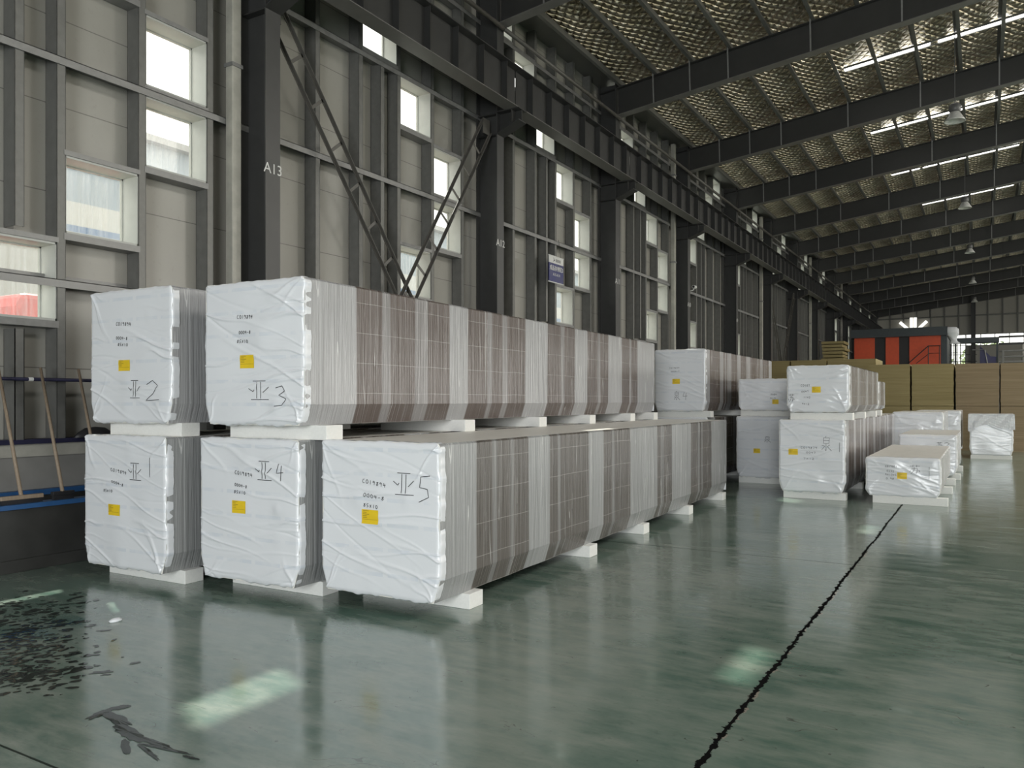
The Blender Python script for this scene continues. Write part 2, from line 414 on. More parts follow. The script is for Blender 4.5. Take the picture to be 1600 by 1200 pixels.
MB().box(WX, -8.90, YNEAR, YEND, 1.16, 1.21).build('trim_2', 'navy')['kind'] = 'structure'
# soffit between the wall head and the roof lining
MB().add([(-8.42, YNEAR, 10.10), (-8.42, YEND, 10.10), (-9.12, YEND, 10.22), (-9.12, YNEAR, 10.22),
          (-8.42, YNEAR, 10.16), (-8.42, YEND, 10.16), (-9.12, YEND, 10.30), (-9.12, YNEAR, 10.30)],
         [(0, 1, 2, 3), (4, 7, 6, 5), (0, 4, 5, 1), (3, 2, 6, 7), (0, 3, 7, 4), (1, 5, 6, 2)]).build('trim_3', 'stud')['kind'] = 'structure'
for i, (y0, y1, z0, z1) in enumerate(wins):
    p = MB().box(WX - 0.085, WX - 0.075, y0 + .025, y1 - .025, z0 + .025, z1 - .025).build('window_%d' % (i + 1), 'glass'); p['kind'] = 'structure'
    f = MB(); t = 0.012; xo, xi = WX - 0.09, -8.90
    f.box(xo, xi, y0 - t, y0 + t, z0 - t, z1 + t); f.box(xo, xi, y1 - t, y1 + t, z0 - t, z1 + t)
    f.box(xo, xi, y0, y1, z0 - t, z0 + t); f.box(xo, xi, y0, y1, z1 - t, z1 + t)
    for (a, b, c2, d2) in ((y0, y0 + .03, z0, z1), (y1 - .03, y1, z0, z1), (y0, y1, z0, z0 + .03), (y0, y1, z1 - .03, z1)):
        f.box(WX - 0.10, WX - 0.06, a, b, c2, d2)
    for (a, b) in ((y0 + .03, z0 + .06), (y0 + .03, z1 - .06)): pass
    f.build('window_frame', 'reveal', p)
    s = MB()
    s.box(-9.10, -8.885, y0 - .02, y1 + .02, z0 - .09, z0 - .013); s.box(-9.10, -8.885, y0 - .02, y1 + .02, z1 + .013, z1 + .07)
    s.build('window_sill', 'galv', p)

# far gable wall with its window band
mb = MB()
def gz(x): return roofz(x) if x < 10 else roofz(20 - x)
for (xa, xb, za, zb) in ((-9.3, -2.45, 0, 7.45), (-2.45, -1.35, 0, 3.2), (-1.35, 28, 0, 6.42)):
    mb.box(xa, xb, YEND, YEND + .15, za, zb)
mb.box(-2.45, 28, YEND, YEND + .15, 7.38, 7.45)
mb.add([(-9.3, YEND, 7.45), (28, YEND, 7.45), (28, YEND, gz(28)), (10, YEND, gz(10)), (-9.3, YEND, gz(-9.3)),
        (-9.3, YEND + .15, 7.45), (28, YEND + .15, 7.45), (28, YEND + .15, gz(28)), (10, YEND + .15, gz(10)), (-9.3, YEND + .15, gz(-9.3))],
       [(0, 1, 2, 3, 4), (9, 8, 7, 6, 5), (0, 5, 6, 1), (1, 6, 7, 2), (2, 7, 8, 3), (3, 8, 9, 4), (4, 9, 5, 0)])
mb.build('wall_back', 'gable')['kind'] = 'structure'
n = len(wins)
p = MB().box(-1.3, 27.9, YEND + .06, YEND + .07, 6.42, 7.38).build('window_%d' % (n + 1), 'glass'); p['kind'] = 'structure'
f = MB(); f.box(-1.35, 28, YEND - .03, YEND + .1, 6.38, 6.44); f.box(-1.35, 28, YEND - .03, YEND + .1, 7.35, 7.4)
x = -1.3
while x < 27: f.box(x, x + .06, YEND - .03, YEND + .1, 6.42, 7.4); x += 1.05
f.build('window_frame', 'slate', p)
p = MB().box(-2.42, -1.38, YEND + .06, YEND + .07, 3.2, 7.38).build('window_%d' % (n + 2), 'glass'); p['kind'] = 'structure'
f = MB()
for z in (3.2, 4.2, 5.0, 5.8, 6.42, 7.34): f.box(-2.45, -1.35, YEND - .03, YEND + .1, z, z + .05)
f.box(-2.47, -2.41, YEND - .03, YEND + .1, 3.2, 7.4); f.box(-1.39, -1.33, YEND - .03, YEND + .1, 3.2, 7.4); f.build('window_frame', 'slate', p)
# near end wall (behind the viewer) with its open loading door, and the far side wall, left open below to let side light in
mb = MB(); mb.box(-9.3, -1.0, YNEAR - .15, YNEAR, 0, 10); mb.box(5.6, 28, YNEAR - .15, YNEAR, 0, 10); mb.box(-1.0, 5.6, YNEAR - .15, YNEAR, 5.6, 10)
mb.box(-9.3, 28, YNEAR - .15, YNEAR, 10, 12.3)
mb.build('wall_front', 'gable')['kind'] = 'structure'
MB().box(28, 28.15, YNEAR, YEND, 5.6, 11.2).build('wall_right', 'gable')['kind'] = 'structure'

# ceiling: quilted foil lining, gently sagging between the purlins; slots for the skylight strips
sky = [(23.55, -3.3, 1.15), (29.55, -3.3, 1.15), (35.5, -3.2, 1.15), (42.0, -2.5, 1.15)]
mb = MB(); vs = []; fs = []; xs = []
x = -8.42
while x < 10.0: xs.append(x); x += 0.1206
xs.append(10.0)
ys = [YNEAR + i * 0.3 for i in range(int((YEND - YNEAR) / 0.3) + 1)]
ny = len(ys)
for xx in xs:
    for y in ys:
        ph = ((xx + 8.35) / 0.965) % 1.0
        sag = -0.035 * math.sin(math.pi * ph) * (0.6 + 0.4 * math.sin(y * 1.7 + xx))
        yb = ((y - 7.8) / 6.0) % 1.0
        vs.append((xx, y, roofz(xx) + 0.06 + sag - 0.05 * math.sin(math.pi * yb) * math.sin(math.pi * ph) + 0.012 * math.sin(3.1 * y + 5 * xx)))
for i in range(len(xs) - 1):
    for j in range(ny - 1): fs.append((i * ny + j, i * ny + j + 1, (i + 1) * ny + j + 1, (i + 1) * ny + j))
mb.add(vs, fs)
mb.add([(10, YNEAR, roofz(10) + .06), (28, YNEAR, gz(28) + .06), (28, YEND, gz(28) + .06), (10, YEND, roofz(10) + .06)], [(0, 3, 2, 1)])
mb.build('ceiling', 'foil', smooth=True)['kind'] = 'structure'
# outer roof sheet so that daylight does not leak in
MB().add([(-9.35, YNEAR - .2, 10.45), (-9.35, YEND + .2, 10.45), (10, YEND + .2, roofz(10) + .4), (10, YNEAR - .2, roofz(10) + .4), (28.3, YNEAR - .2, gz(28) + .4), (28.3, YEND + .2, gz(28) + .4)],
         [(0, 1, 2, 3), (3, 2, 5, 4)]).build('trim_4', 'gable')['kind'] = 'structure'
for i, (y, xa, xb) in enumerate(sky):
    m_ = MB(); dz = 0.005
    za, zb = roofz(xa) - dz - .02, roofz(xb) - dz - .02
    yw = 0.085
    m_.add([(xa, y - yw, za), (xb, y - yw, zb), (xb, y + yw, zb), (xa, y + yw, za), (xa, y - yw, za + .05), (xb, y - yw, zb + .05), (xb, y + yw, zb + .05), (xa, y + yw, za + .05)],
           [(0, 3, 2, 1), (4, 5, 6, 7), (0, 1, 5, 4), (1, 2, 6, 5), (2, 3, 7, 6), (3, 0, 4, 7)])
    root = empty('roof_light', (0, 0, 0)); tag(root, 'long narrow bright roof light strip across the %s lit bay from the viewer' % ORD[i], 'roof light')
    m_.build('glowing_strip', 'skylight', root)
    r_ = MB(); r_.bar((xa, y - yw - .05, za), (xb, y - yw - .05, zb), .03, .05); r_.bar((xa, y + yw + .03, za), (xb, y + yw + .03, zb), .03, .05); r_.build('edge_rail', 'galv', root)

# ------------------------------------------------------------------ steel frame
def isect(mb, y, x0, x1, bottom, depth):   # helper not used for tapered
    pass
NCOL = 13
cols_y = [7.79 + 6 * k for k in range(-1, NB + 1)]
cols_y = [y for y in cols_y if y < YEND]
def column_parts(root):
    m_ = MB(); m_.box(-0.02, 0.0, -.13, .13, 0, 10.05); m_.box(-.5, -.48, -.13, .13, 0, 10.05); m_.box(-.48, -.02, -.008, .008, 0, 10.05)
    m_.build('shaft', 'column', root)
    MB().box(-.56, .06, -.2, .2, 0.0, .025).build('base_plate', 'column', root)
    c = MB()
    c.prism([(0, 6.98), (.50, 7.18), (.50, 7.40), (0, 7.40)], 'y', -.012, .012)
    c.add([(0, -.15, 6.97), (.51, -.15, 7.17), (.51, .15, 7.17), (0, .15, 6.97), (0, -.15, 6.99), (.51, -.15, 7.19), (.51, .15, 7.19), (0, .15, 6.99)],
          [(0, 3, 2, 1), (4, 5, 6, 7), (0, 1, 5, 4), (1, 2, 6, 5), (2, 3, 7, 6), (3, 0, 4, 7)])
    c.box(0, .52, -.16, .16, 7.40, 7.42); c.box(-.48, -.02, -.12, .12, 7.39, 7.41); c.box(-.48, -.02, -.12, .12, 6.97, 6.99)
    c.box(.33, .35, -.14, .14, 7.12, 7.40)
    c.build('corbel', 'beam', root)
proto = None
nums = ['A%02d' % (14 - i) for i in range(len(cols_y))]
for i, y in enumerate(cols_y):
    if proto is None:
        o = proto = empty('steel_column', (-8.4, y, 0)); column_parts(o)
    else:
        o = copy_tree(proto); o.location = (-8.4, y, 0)
    for ch in list(o.children): pass
    nm = 'A%d' % (14 - i)
    if i == 0: lab = 'dark grey steel wall column left of the broom rail, outside the left edge'
    elif i == 1: lab = 'dark grey steel column with white stencilled A13 behind the stacked packs'
    elif i == 2: lab = 'dark grey steel column with white stencilled A12 left of the blue hanging sign'
    else: lab = 'dark grey steel wall column with bracket, %s column beyond the blue hanging sign' % ORD[i - 3]
    tag(o, lab, 'column', 'steel wall columns carrying the crane beam')
    if 1 <= i <= 5:
        t = text_mesh('stencil_number', nm, 0.20, 'white', o, 0.0008)
        t.matrix_basis = Matrix.Translation((0.003, 0, 4.80)) @ Matrix.Rotation(R(90), 4, 'Z') @ Matrix.Rotation(R(90), 4, 'X')
        t['label'] = 'white stencilled column number'

def rafter(y):
    root = empty('roof_rafter', (0, y, 0))
    m_ = MB(); X0, X1 = -8.9, 10.0
    def q(xa, xb, fa, fb, ya, yb):
        m_.add([(xa, ya, fa[0]), (xb, ya, fb[0]), (xb, yb, fb[0]), (xa, yb, fa[0]), (xa, ya, fa[1]), (xb, ya, fb[1]), (xb, yb, fb[1]), (xa, yb, fa[1])],
               [(0, 3, 2, 1), (4, 5, 6, 7), (0, 1, 5, 4), (1, 2, 6, 5), (2, 3, 7, 6), (3, 0, 4, 7)])
    def top(x): return roofz(x) - 0.216
    def bot(x): return 9.2 + 0.122 * (x + 8.4)
    xa, xb = -8.38, 10
    q(xa, xb, (bot(xa), top(xa)), (bot(xb), top(xb)), -.008, .008)
    q(xa - .52, xb, (top(xa - .5), top(xa - .5) + .02), (top(xb), top(xb) + .02), -.12, .12)
    m_.build('web', 'beam', root)
    f_ = MB(); m_ = f_
    q(xa, xb, (bot(xa) - .018, bot(xa)), (bot(xb) - .018, bot(xb)), -.13, .13)
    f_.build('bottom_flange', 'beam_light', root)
    for j in range(19):
        x = -7.35 + 0.965 * j
        if x > 4: break
        if j > 2 and j % 2 == 1: continue
        b_ = MB(); b_.bar((x, -.11, bot(x) + .01), (x, -.19, top(x) + .16), .035, .012)
        b_.build('fly_brace', 'galv', root)
    return root
pr0 = None
for i, y in enumerate(cols_y[1:]):
    if pr0 is None: o = pr0 = rafter(y)
    else: o = copy_tree(pr0); o.location = (0, y, 0)
    tag(o, 'dark steel roof rafter with angled stays, %s from the viewer' % ORD[i], 'rafter', 'steel roof rafters')

# purlins: long Z sections under the lining
k = 0; x = -8.30; PX = []
while x < 3.7: PX.append(x); x += 0.965
prp = None
for i, x in enumerate(PX):
    if prp is None:
        m_ = MB(); m_.box(-.004, .004, YNEAR, YEND, -.19, .02); m_.box(-.004, .08, YNEAR, YEND, -.196, -.188); m_.box(.072, .08, YNEAR, YEND, -.188, -.165); m_.box(-.08, .004, YNEAR, YEND, .012, .02)
        o = prp = m_.build('purlin', 'stud')
    else:
        o = prp.copy(); C.objects.link(o)
    o.location = (x, 0, roofz(x))
    tag(o, 'long steel roof purlin running down the hall, %s in from the left eave' % ORD[i], 'purlin', 'roof purlins')

# crane runway beams, one per bay
def crane_beam():
    root = empty('crane_beam', (0, 0, 0)); y0, y1 = 0.02, 5.98
    MB().box(-.006, .006, y0, y1, .014, .786).build('web', 'beam', root)
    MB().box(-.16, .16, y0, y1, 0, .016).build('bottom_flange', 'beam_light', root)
    MB().box(-.17, .17, y0, y1, .786, .804).build('top_flange', 'beam', root)
    MB().box(-.035, .035, y0, y1, .804, .90).build('rail', 'galv', root)
    for j in range(7):
        yy = .5 + j * .83
        MB().box(-.13, .13, yy - .005, yy + .005, .016, .786).build('stiffener', 'beam', root)
    return root
cp = None
for i in range(len(cols_y) - 1):
    if cp is None: o = cp = crane_beam()
    else: o = copy_tree(cp)
    o.location = (-8.06, cols_y[i], 7.42)
    tag(o, 'dark steel crane runway beam on wall brackets, %s span from the viewer' % ORD[i], 'crane beam', 'crane runway beams along the left wall')
    # tie tube between column heads
tp = None
for i in range(1, len(cols_y) - 1):
    if tp is None: o = tp = MB().tube([(0, 0.02, 0), (0, 5.98, 0)], .045, 10).build('tie_tube', 'brace', smooth=True)
    else: o = tp.copy(); C.objects.link(o)
    o.location = (-8.32, cols_y[i], 9.12)
    tag(o, 'grey round tie tube between column heads, %s span beyond column A13' % ORD[i - 1], 'tie tube', 'tie tubes below the eave')

# wall girts
for i, z in enumerate((2.98, 5.47, 7.44, 9.41)):
    m_ = MB(); m_.box(-9.12, -8.87, YNEAR, YEND, z - .004, z + .004); m_.box(-8.878, -8.87, YNEAR, YEND, z - .085, z + .004); m_.box(-9.12, -9.112, YNEAR, YEND, z - .004, z + .08)
    o = m_.build('wall_girt', 'galv')
    tag(o, 'long horizontal grey steel wall rail, %s one up from the floor' % ORD[i], 'wall rail', 'horizontal wall rails')
# wall studs
def stud_mesh(z0, z1, name='wall_stud'):
    m_ = MB(); m_.box(-.22, 0, 0, .008, z0, z1); m_.box(-.008, 0, 0, .10, z0, z1); m_.box(-.22, -.212, 0, .10, z0, z1); m_.box(-.03, 0, .092, .10, z0, z1)
    return m_
sp = None; sp2 = None
offs = [0.30, 1.30, 2.30, 3.30, 4.30, 5.30]
for k in range(-1, NB):
    S = 7.8 + 6 * k
    for j, of in enumerate(offs):
        if k == -1 and j < 2: continue
        if sp is None: o = sp = stud_mesh(1.21, 10.15).build('wall_stud', 'stud')
        else: o = sp.copy(); C.objects.link(o)
        o.location = (-8.89, S + of, 0)
        where = 'left of column A13' if k == -1 else ('right of column A13' if k == 0 else ('right of column A12' if k == 1 else '%s bay beyond the blue sign' % ORD[k - 2]))
        tag(o, 'tall grey wall stud, %s in the bay %s' % (ORD[j], where), 'wall stud', 'vertical wall studs')
    if sp2 is None: o = sp2 = stud_mesh(3.50, 7.40).build('short_wall_stud', 'stud')
    else: o = sp2.copy(); C.objects.link(o)
    o.location = (-8.89, S + 2.85, 0)
    where = 'left of column A13' if k == -1 else ('right of column A13' if k == 0 else ('right of column A12' if k == 1 else '%s bay beyond the blue sign' % ORD[k - 2]))
    tag(o, 'short grey wall stud between window rows, bay %s' % where, 'wall stud', 'short wall studs')

o = stud_mesh(1.21, 2.40).build('short_wall_stud', 'stud'); o.location = (-8.89, 1.8 + 2.85, 0)
tag(o, 'short grey wall stud under the lowest window, behind the brooms', 'wall stud', 'short wall studs')
# downpipes
dp = None
for i, y in enumerate((7.45, 25.35, 37.4, 49.45, 61.45)):
    if dp is None:
        dp = o = empty('downpipe', (-8.79, y, 0))
        MB().box(-.07, .07, -.075, .075, 0.0, 10.05).build('pipe', 'pipe', o, bevel=.012)
        for z in (2.2, 6.15, 9.0): MB().box(-.085, .085, -.09, .09, z, z + .05).build('pipe_clamp', 'galv', o)
    else: o = copy_tree(dp); o.location = (-8.79, y, 0)
    tag(o, ['pale square rainwater downpipe just left of column A13', 'pale square downpipe two bays beyond the blue sign', 'pale square downpipe behind the wrapped pack marked four',
            'pale square downpipe above the olive board stacks', 'pale square downpipe beside the red booth'][i], 'downpipe', 'square downpipes on the left wall')

# lattice braces between two columns
def lattice(name, y0, z0, y1, z1, lab):
    root = empty(name, (-8.66 if y1 > y0 else -8.56, y0, z0)); L = Vector((0, y1 - y0, z1 - z0)); d = L.normalized(); n_ = Vector((0, -d.z, d.y))
    for s_, xx in ((-1, 0.0), (1, 0.0)):
        m_ = MB(); a = n_ * (.17 * s_); b = a
        m_.bar(a, L + b, .06, .008, up=(1, 0, 0)); m_.bar(a + Vector((.03, 0, 0)), L + b + Vector((.03, 0, 0)), .008, .05, up=(1, 0, 0))
        m_.build('chord', 'brace', root)
    k_ = int(L.length / .62)
    for j in range(1, k_):
        p = d * (L.length * j / k_); MB().bar(p - n_ * .17, p + n_ * .17, .05, .008, up=(1, 0, 0)).build('rung', 'brace', root)
    MB().box(-.01, .012, -.12, .12, -.15, .15).build('end_plate', 'brace', root)
    return tag(root, lab, 'brace', 'lattice wall braces')
lattice('lattice_brace', 8.05, 7.15, 12.65, 1.32, 'dark ladder-like steel brace sloping down rightwards from column A13')
lattice('lattice_brace', 13.5, 7.10, 9.55, 1.32, 'ladder-like steel brace sloping down leftwards from column A12')
lattice('lattice_brace', 38.05, 7.15, 42.5, 1.3, 'distant ladder-like steel brace, left one of the far pair')
lattice('lattice_brace', 43.5, 7.10, 39.4, 1.3, 'distant ladder-like steel brace, right one of the far pair')

# ------------------------------------------------------------------ stroke lettering
DG = {'0': [[(0.5, 1), (0.1, .7), (.1, .3), (.5, 0), (.9, .3), (.9, .7), (.5, 1)]], '1': [[(.5, 1), (.45, 0)]], '2': [[(.05, .8), (.45, 1), (.8, .75), (.5, .35), (0, 0), (1, .05)]],
      '3': [[(.1, .9), (.6, 1), (.8, .75), (.35, .55), (.85, .35), (.6, .05), (0, 0)]], '4': [[(.35, 1), (.05, .45), (.95, .5)], [(.7, .9), (.6, 0)]],
      '5': [[(.9, 1), (.25, .95), (.15, .55), (.7, .5), (.8, .2), (.1, 0)]], '6': [[(.8, 1), (.2, .5), (.2, .1), (.7, .05), (.8, .4), (.25, .45)]],
      '7': [[(0, 1), (.9, .95), (.4, 0)]], '8': [[(.8, .9), (.2, .8), (.8, .3), (.4, 0), (.1, .25), (.85, .85)]], '9': [[(.85, .75), (.3, 1), (.1, .65), (.8, .7), (.6, 0)]],
      'C': [[(.9, .95), (.3, .9), (.05, .4), (.3, .02), (.9, .1)]], '-': [[(.1, .45), (.9, .5)]], 'x': [[(.1, .8), (.85, .1)], [(.85, .85), (.1, .05)]], '.': [[(.4, .05), (.5, .0)]]}
YA = [[(.2, 1), (.85, 1.0)], [(.42, .95), (.40, .1)], [(.62, .95), (.60, .1)], [(.0, .62), (.22, .45), (.28, .55)], [(1.0, .68), (.72, .4)], [(.12, .04), (1.0, .04)]]
QUAN = [[(.5, 1), (.4, .9)], [(.25, .88), (.25, .5), (.75, .5), (.78, .88), (.25, .88)], [(.28, .7), (.75, .7)], [(.5, .48), (.5, 0), (.4, .08)], [(.1, .35), (.38, .32), (.1, .05)], [(.85, .4), (.6, .28), (1.0, 0)]]
SU = [[(0, .88), (1, .9)], [(.3, 1), (.3, .78)], [(.68, 1), (.68, .78)], [(.15, .6), (.75, .62), (.7, .1), (.55, .15)], [(.45, .75), (.4, .35), (.1, .0)], [(.05, .4), (.0, .2)], [(.9, .45), (1, .25)]]

class Pack:
    def __init__(s, w, h, L, seed, res, amp=1.0, nr=24):
        s.w, s.h, s.L = w, h, L; rnd = random.Random(seed); s.amp = amp; s.res = res
        s.ridges = []
        # fans of folds running in from the edges, mostly near horizontal, some slanting from the corners
        for _ in range(nr):
            side = rnd.choice((0, 0, 1, 1, 1)); z = rnd.uniform(.03, h - .03); ln = rnd.uniform(.25, .95) * w
            sl_ = rnd.gauss(-0.12, .22); x0 = 0 if side == 0 else w; x1 = x0 + (ln if side == 0 else -ln); z1 = z + sl_ * (x1 - x0) * (1)
            s.ridges.append((x0, z, x1, z1, rnd.uniform(.0042, .009), rnd.uniform(.003, .012) * rnd.choice((1, 1, -.5))))
        for (cx, cz, sx, sz) in ((0, 0, 1, 1), (w, 0, -1, 1), (0, h, 1, -1), (w, h, -1, -1)):
            for _ in range(rnd.choice((1, 1, 2, 3))):
                a = rnd.uniform(.12, 1.2); ln = rnd.uniform(.2, .6)
                s.ridges.append((cx, cz, cx + sx * math.cos(a) * ln, cz + sz * math.sin(a) * ln, rnd.uniform(.0045, .009), rnd.uniform(.005, .012)))
        s.ph = [rnd.uniform(0, 6.28) for _ in range(12)]
        s.pockets = [(rnd.uniform(.3, .95) * w, rnd.uniform(0, h), rnd.uniform(.05, .16), rnd.uniform(.003, .010)) for _ in range(7)]
    def H(s, x, z):
        t = 0.012 + .004 * math.sin(2.1 * x * 3 + s.ph[0]) * math.sin(2.6 * z * 2 + s.ph[1])
        for (x0, z0, x1, z1, sg, am) in s.ridges:
            dx, dz = x1 - x0, z1 - z0; L2 = dx * dx + dz * dz; u = ((x - x0) * dx + (z - z0) * dz) / L2
            if u < -.05 or u > 1.05: continue
            d = ((x - x0) * dz - (z - z0) * dx) / math.sqrt(L2); sgu = sg * (1 + 1.8 * max(u, 0))
            if abs(d) > 4 * sgu: continue
            d += .012 * math.sin(u * 7 + s.ph[2])
            e = max(0.0, 1 - u) ** .7
            t += am * s.amp * e * math.exp(-(d / sgu) ** 2)
        for (px, pz, r_, am) in s.pockets:
            q = ((x - px) ** 2 + (z - pz) ** 2) / (r_ * r_)
            if q < 6: t += am * s.amp * math.exp(-q)
        return t
    def inset(s, z):
        c = .17 * s.h / 1.19
        return 0.055 * max(0.0, 1 - z / c) if z < c else 0.0
    def wob(s, t, k):
        return .007 * math.sin(11 * t + s.ph[k]) + .005 * math.sin(29 * t + s.ph[k + 1]) + .003 * math.sin(61 * t + s.ph[k + 2])
    def front(s, parent, mat='film'):
        n = s.res; bw = .06; cr = .045
        S = [-bw, -bw * .45, -.012] + [s.w * i / n for i in range(n + 1)] + [s.w + .012, s.w + bw * .45, s.w + bw]
        nz = int(n * s.h / s.w) + 1
        T = [-bw, -bw * .45, -.012] + [s.h * i / nz for i in range(nz + 1)] + [s.h + .012, s.h + bw * .45, s.h + bw]
        vs = []
        for a in S:
            for b in T:
                x = min(max(a, 0), s.w); z = min(max(b, 0), s.h)
                back = max(0.0, -a, a - s.w, -b, b - s.h)
                # rounded outline
                cx = min(max(x, cr), s.w - cr); cz = min(max(z, cr), s.h - cr); dx, dz = x - cx, z - cz; dd = math.hypot(dx, dz)
                if dd > cr: back += (dd - cr) * .9; x = cx + dx * cr / dd; z = cz + dz * cr / dd
                edge = min(x, s.w - x, z, s.h - z)
                y = -s.H(x, z) * min(1, edge / .015 + .45) + back
                if edge < .012:
                    if x < .012: x -= .004 + .6 * s.wob(z, 3)
                    if s.w - x < .012: x += .004 + .6 * s.wob(z, 6)
                    if z < .012: z -= max(.0, .006 + .8 * s.wob(x, 5)) 
                    if s.h - z < .012: z += .006 + .4 * s.wob(x, 8)
                if edge < .03: y += (1 - edge / .03) ** 2 * .014
                ins = s.inset(z); x = x + ins * (1 - 2 * x / s.w)
                vs.append((x, y, z))
        nb = len(T); fs = [(i * nb + j, (i + 1) * nb + j, (i + 1) * nb + j + 1, i * nb + j + 1) for i in range(len(S) - 1) for j in range(nb - 1)]
        o = MB().add(vs, fs).build('end_film', mat, parent, smooth=True)
        return o
    def body(s, parent, bands, mat):
        n = max(20, int(s.L / .02)); c = .17 * s.h / 1.19; i0 = .055
        prof = [(i0, 0), (s.w - i0, 0), (s.w, c), (s.w, s.h - .015), (s.w - .015, s.h), (.015, s.h), (0, s.h - .015), (0, c)]
        vs = []; fs = []; mi = []; at = []
        for i in range(n + 1):
            y = s.L * i / n
            v = 0.0
            for (a, b, val) in bands:
                if a <= y <= b: v = val
            for j, (x, z) in enumerate(prof):
                yy = y; sh = 0
                vs.append((x + (.004 * math.sin(y * 9 + s.ph[j]) if 0 < i < n else 0), yy, z)); at.append(v)
        m_ = len(prof)
        for i in range(n):
            for j in range(m_):
                k_ = (j + 1) % m_
                fs.append((i * m_ + j, i * m_ + k_, (i + 1) * m_ + k_, (i + 1) * m_ + j)); mi.append(1 if j in (4, ) else 0)
        fs.append(tuple(range(m_))); mi.append(1); fs.append(tuple(range(n * m_, n * m_ + m_))); mi.append(1)
        mb = MB(); mb.add(vs, fs); mb.mi = mi
        o = mb.build('panel_bundle', [mat, 'top'], parent)
        a_ = o.data.attributes.new('film', 'FLOAT', 'POINT'); a_.data.foreach_set('value', at)
        return o
    def strokes(s, mb, glyph, u, v, gw, gh, th=.005):   # u,v: left/bottom corner on the face in metres
        for st in glyph:
            P = []
            for (p, q) in zip(st, st[1:]):
                m_ = 6
                for k_ in range(m_):
                    t = k_ / m_; P.append((u + gw * (p[0] + (q[0] - p[0]) * t), v + gh * (p[1] + (q[1] - p[1]) * t)))
            P.append((u + gw * st[-1][0], v + gh * st[-1][1]))
            L_, R_ = [], []
            for i, (x, z) in enumerate(P):
                x2, z2 = P[min(i + 1, len(P) - 1)]; x1, z1 = P[max(i - 1, 0)]
                dx, dz = x2 - x1, z2 - z1; l = math.hypot(dx, dz) or 1; nx, nz = -dz / l * th / 2, dx / l * th / 2
                y = -s.H(x, z) - .0035
                L_.append((x + nx, y, z + nz)); R_.append((x - nx, y, z - nz))
            m_ = len(P); mb.add(L_ + R_, [(i, i + 1, m_ + i + 1, m_ + i) for i in range(m_ - 1)])
    def text(s, mb, txt, u, v, cw, ch, slope=0.0, th=.004):
        for i, c in enumerate(txt):
            if c in DG: s.strokes(mb, DG[c], u + i * cw, v + slope * i * cw, cw * .74, ch, th)
    def sticker(s, parent, u, v, sw, sh):
        n = 8; vs = []
        for i in range(n + 1):
            for j in range(n + 1):
                x = u + sw * i / n; z = v + sh * j / n; vs.append((x, -s.H(x, z) - .003, z))
        fs = [(i * (n + 1) + j, (i + 1) * (n + 1) + j, (i + 1) * (n + 1) + j + 1, i * (n + 1) + j + 1) for i in range(n) for j in range(n)]
        o = MB().add(vs, fs).build('paper_label', 'yellow', parent, smooth=True); o['label'] = 'yellow paper label'
        m_ = MB()
        for r_ in range(5):
            z = v + sh * (.9 - .12 * r_); x0 = u + sw * .08; x1 = x0 + sw * random.Random(r_).uniform(.2, .4); y = -s.H(x0, z) - .0065
            m_.add([(x0, y, z), (x1, -s.H(x1, z) - .0065, z), (x1, -s.H(x1, z) - .0065, z + .005), (x0, y, z + .005)], [(0, 1, 2, 3)])
        z = v + sh * .3; y = -s.H(u + sw * .5, z) - .006; m_.add([(u + sw * .05, y, z), (u + sw * .95, y, z), (u + sw * .95, y, z + .003), (u + sw * .05, y, z + .003)], [(0, 1, 2, 3)])
        m_.build('label_print', 'print', o)

def rand_bands(L, rnd, lo=.25, hi=.6):
    b = [(0, rnd.uniform(.25, .5), 1.0)]; y = b[0][1]
    while y < L:
        g_ = rnd.uniform(lo, hi * 1.6); y += g_
        q = rnd.uniform(.12, .35); b.append((y, y + q, rnd.uniform(.75, 1))); y += q
    for _ in range(int(L * 2.2)):
        c_ = rnd.uniform(.3, L); b.append((c_, c_ + rnd.uniform(.03, .08), rnd.uniform(.3, .6)))
    b.append((L - .3, L, 1.0)); b.sort(key=lambda t: t[2]); return b
def ypix(px, X):  # depth on a plane of constant X seen at a picture column, used once to read the film bands
    f = 1250.; s_, c_ = 737 / 1451.1, 1250 / 1451.1
    u = (px - 800) / f; return X * (c_ + s_ * u) / (-s_ + c_ * u)

def make_pack(name, X, Y, Z, w, h, L, seed, label, cat, res, mat, rz=0.0, bands=None, texts=(), glyphs=(), lab=None, amp=1.0, group='film wrapped panel packs'):
    root = empty(name, (X, Y, Z), rz); P = Pack(w, h, L, seed, res, amp)
    rnd = random.Random(seed * 3 + 1)
    P.body(root, bands or rand_bands(L, rnd), mat); P.front(root)
    # wrap on the far end: a plain cap
    B = MB(); B.box(.01, w - .01, L - .002, L + .012, .02, h - .01); B.build('rear_film', 'film', root, bevel=.01)
    if texts or glyphs:
        for (t, u, v, cw, ch, sl_) in texts:
            mb = MB(); P.text(mb, t, u * w, (1 - v) * h, cw, ch, sl_); mb.build('marker_writing', 'ink', root)
        for (gl, u, v, gw, gh) in glyphs:
            mb = MB(); P.strokes(mb, DG[gl] if isinstance(gl, str) else gl, u * w, (1 - v) * h, gw, gh, .0055); mb.build('marker_sign', 'ink', root)
    if lab: P.sticker(root, lab[0] * w, (1 - lab[1]) * h, lab[2], lab[3])
    tag(root, label, cat, group); return root
fb_proto = MB().box(-.5, .5, -.1, .1, 0, .12).build('foam_block', 'foam', bevel=.004)
fb_used = [False]
def block(X, Y, Z, sx, label, rz=0, sy=1.0, group='white foam support blocks'):
    if not fb_used[0]: o = fb_proto; fb_used[0] = True
    else: o = fb_proto.copy(); C.objects.link(o)
    o.location = (X, Y, Z); o.scale = (sx, sy, 1); o.rotation_euler = (0, 0, rz); tag(o, label, 'foam block', group); return o

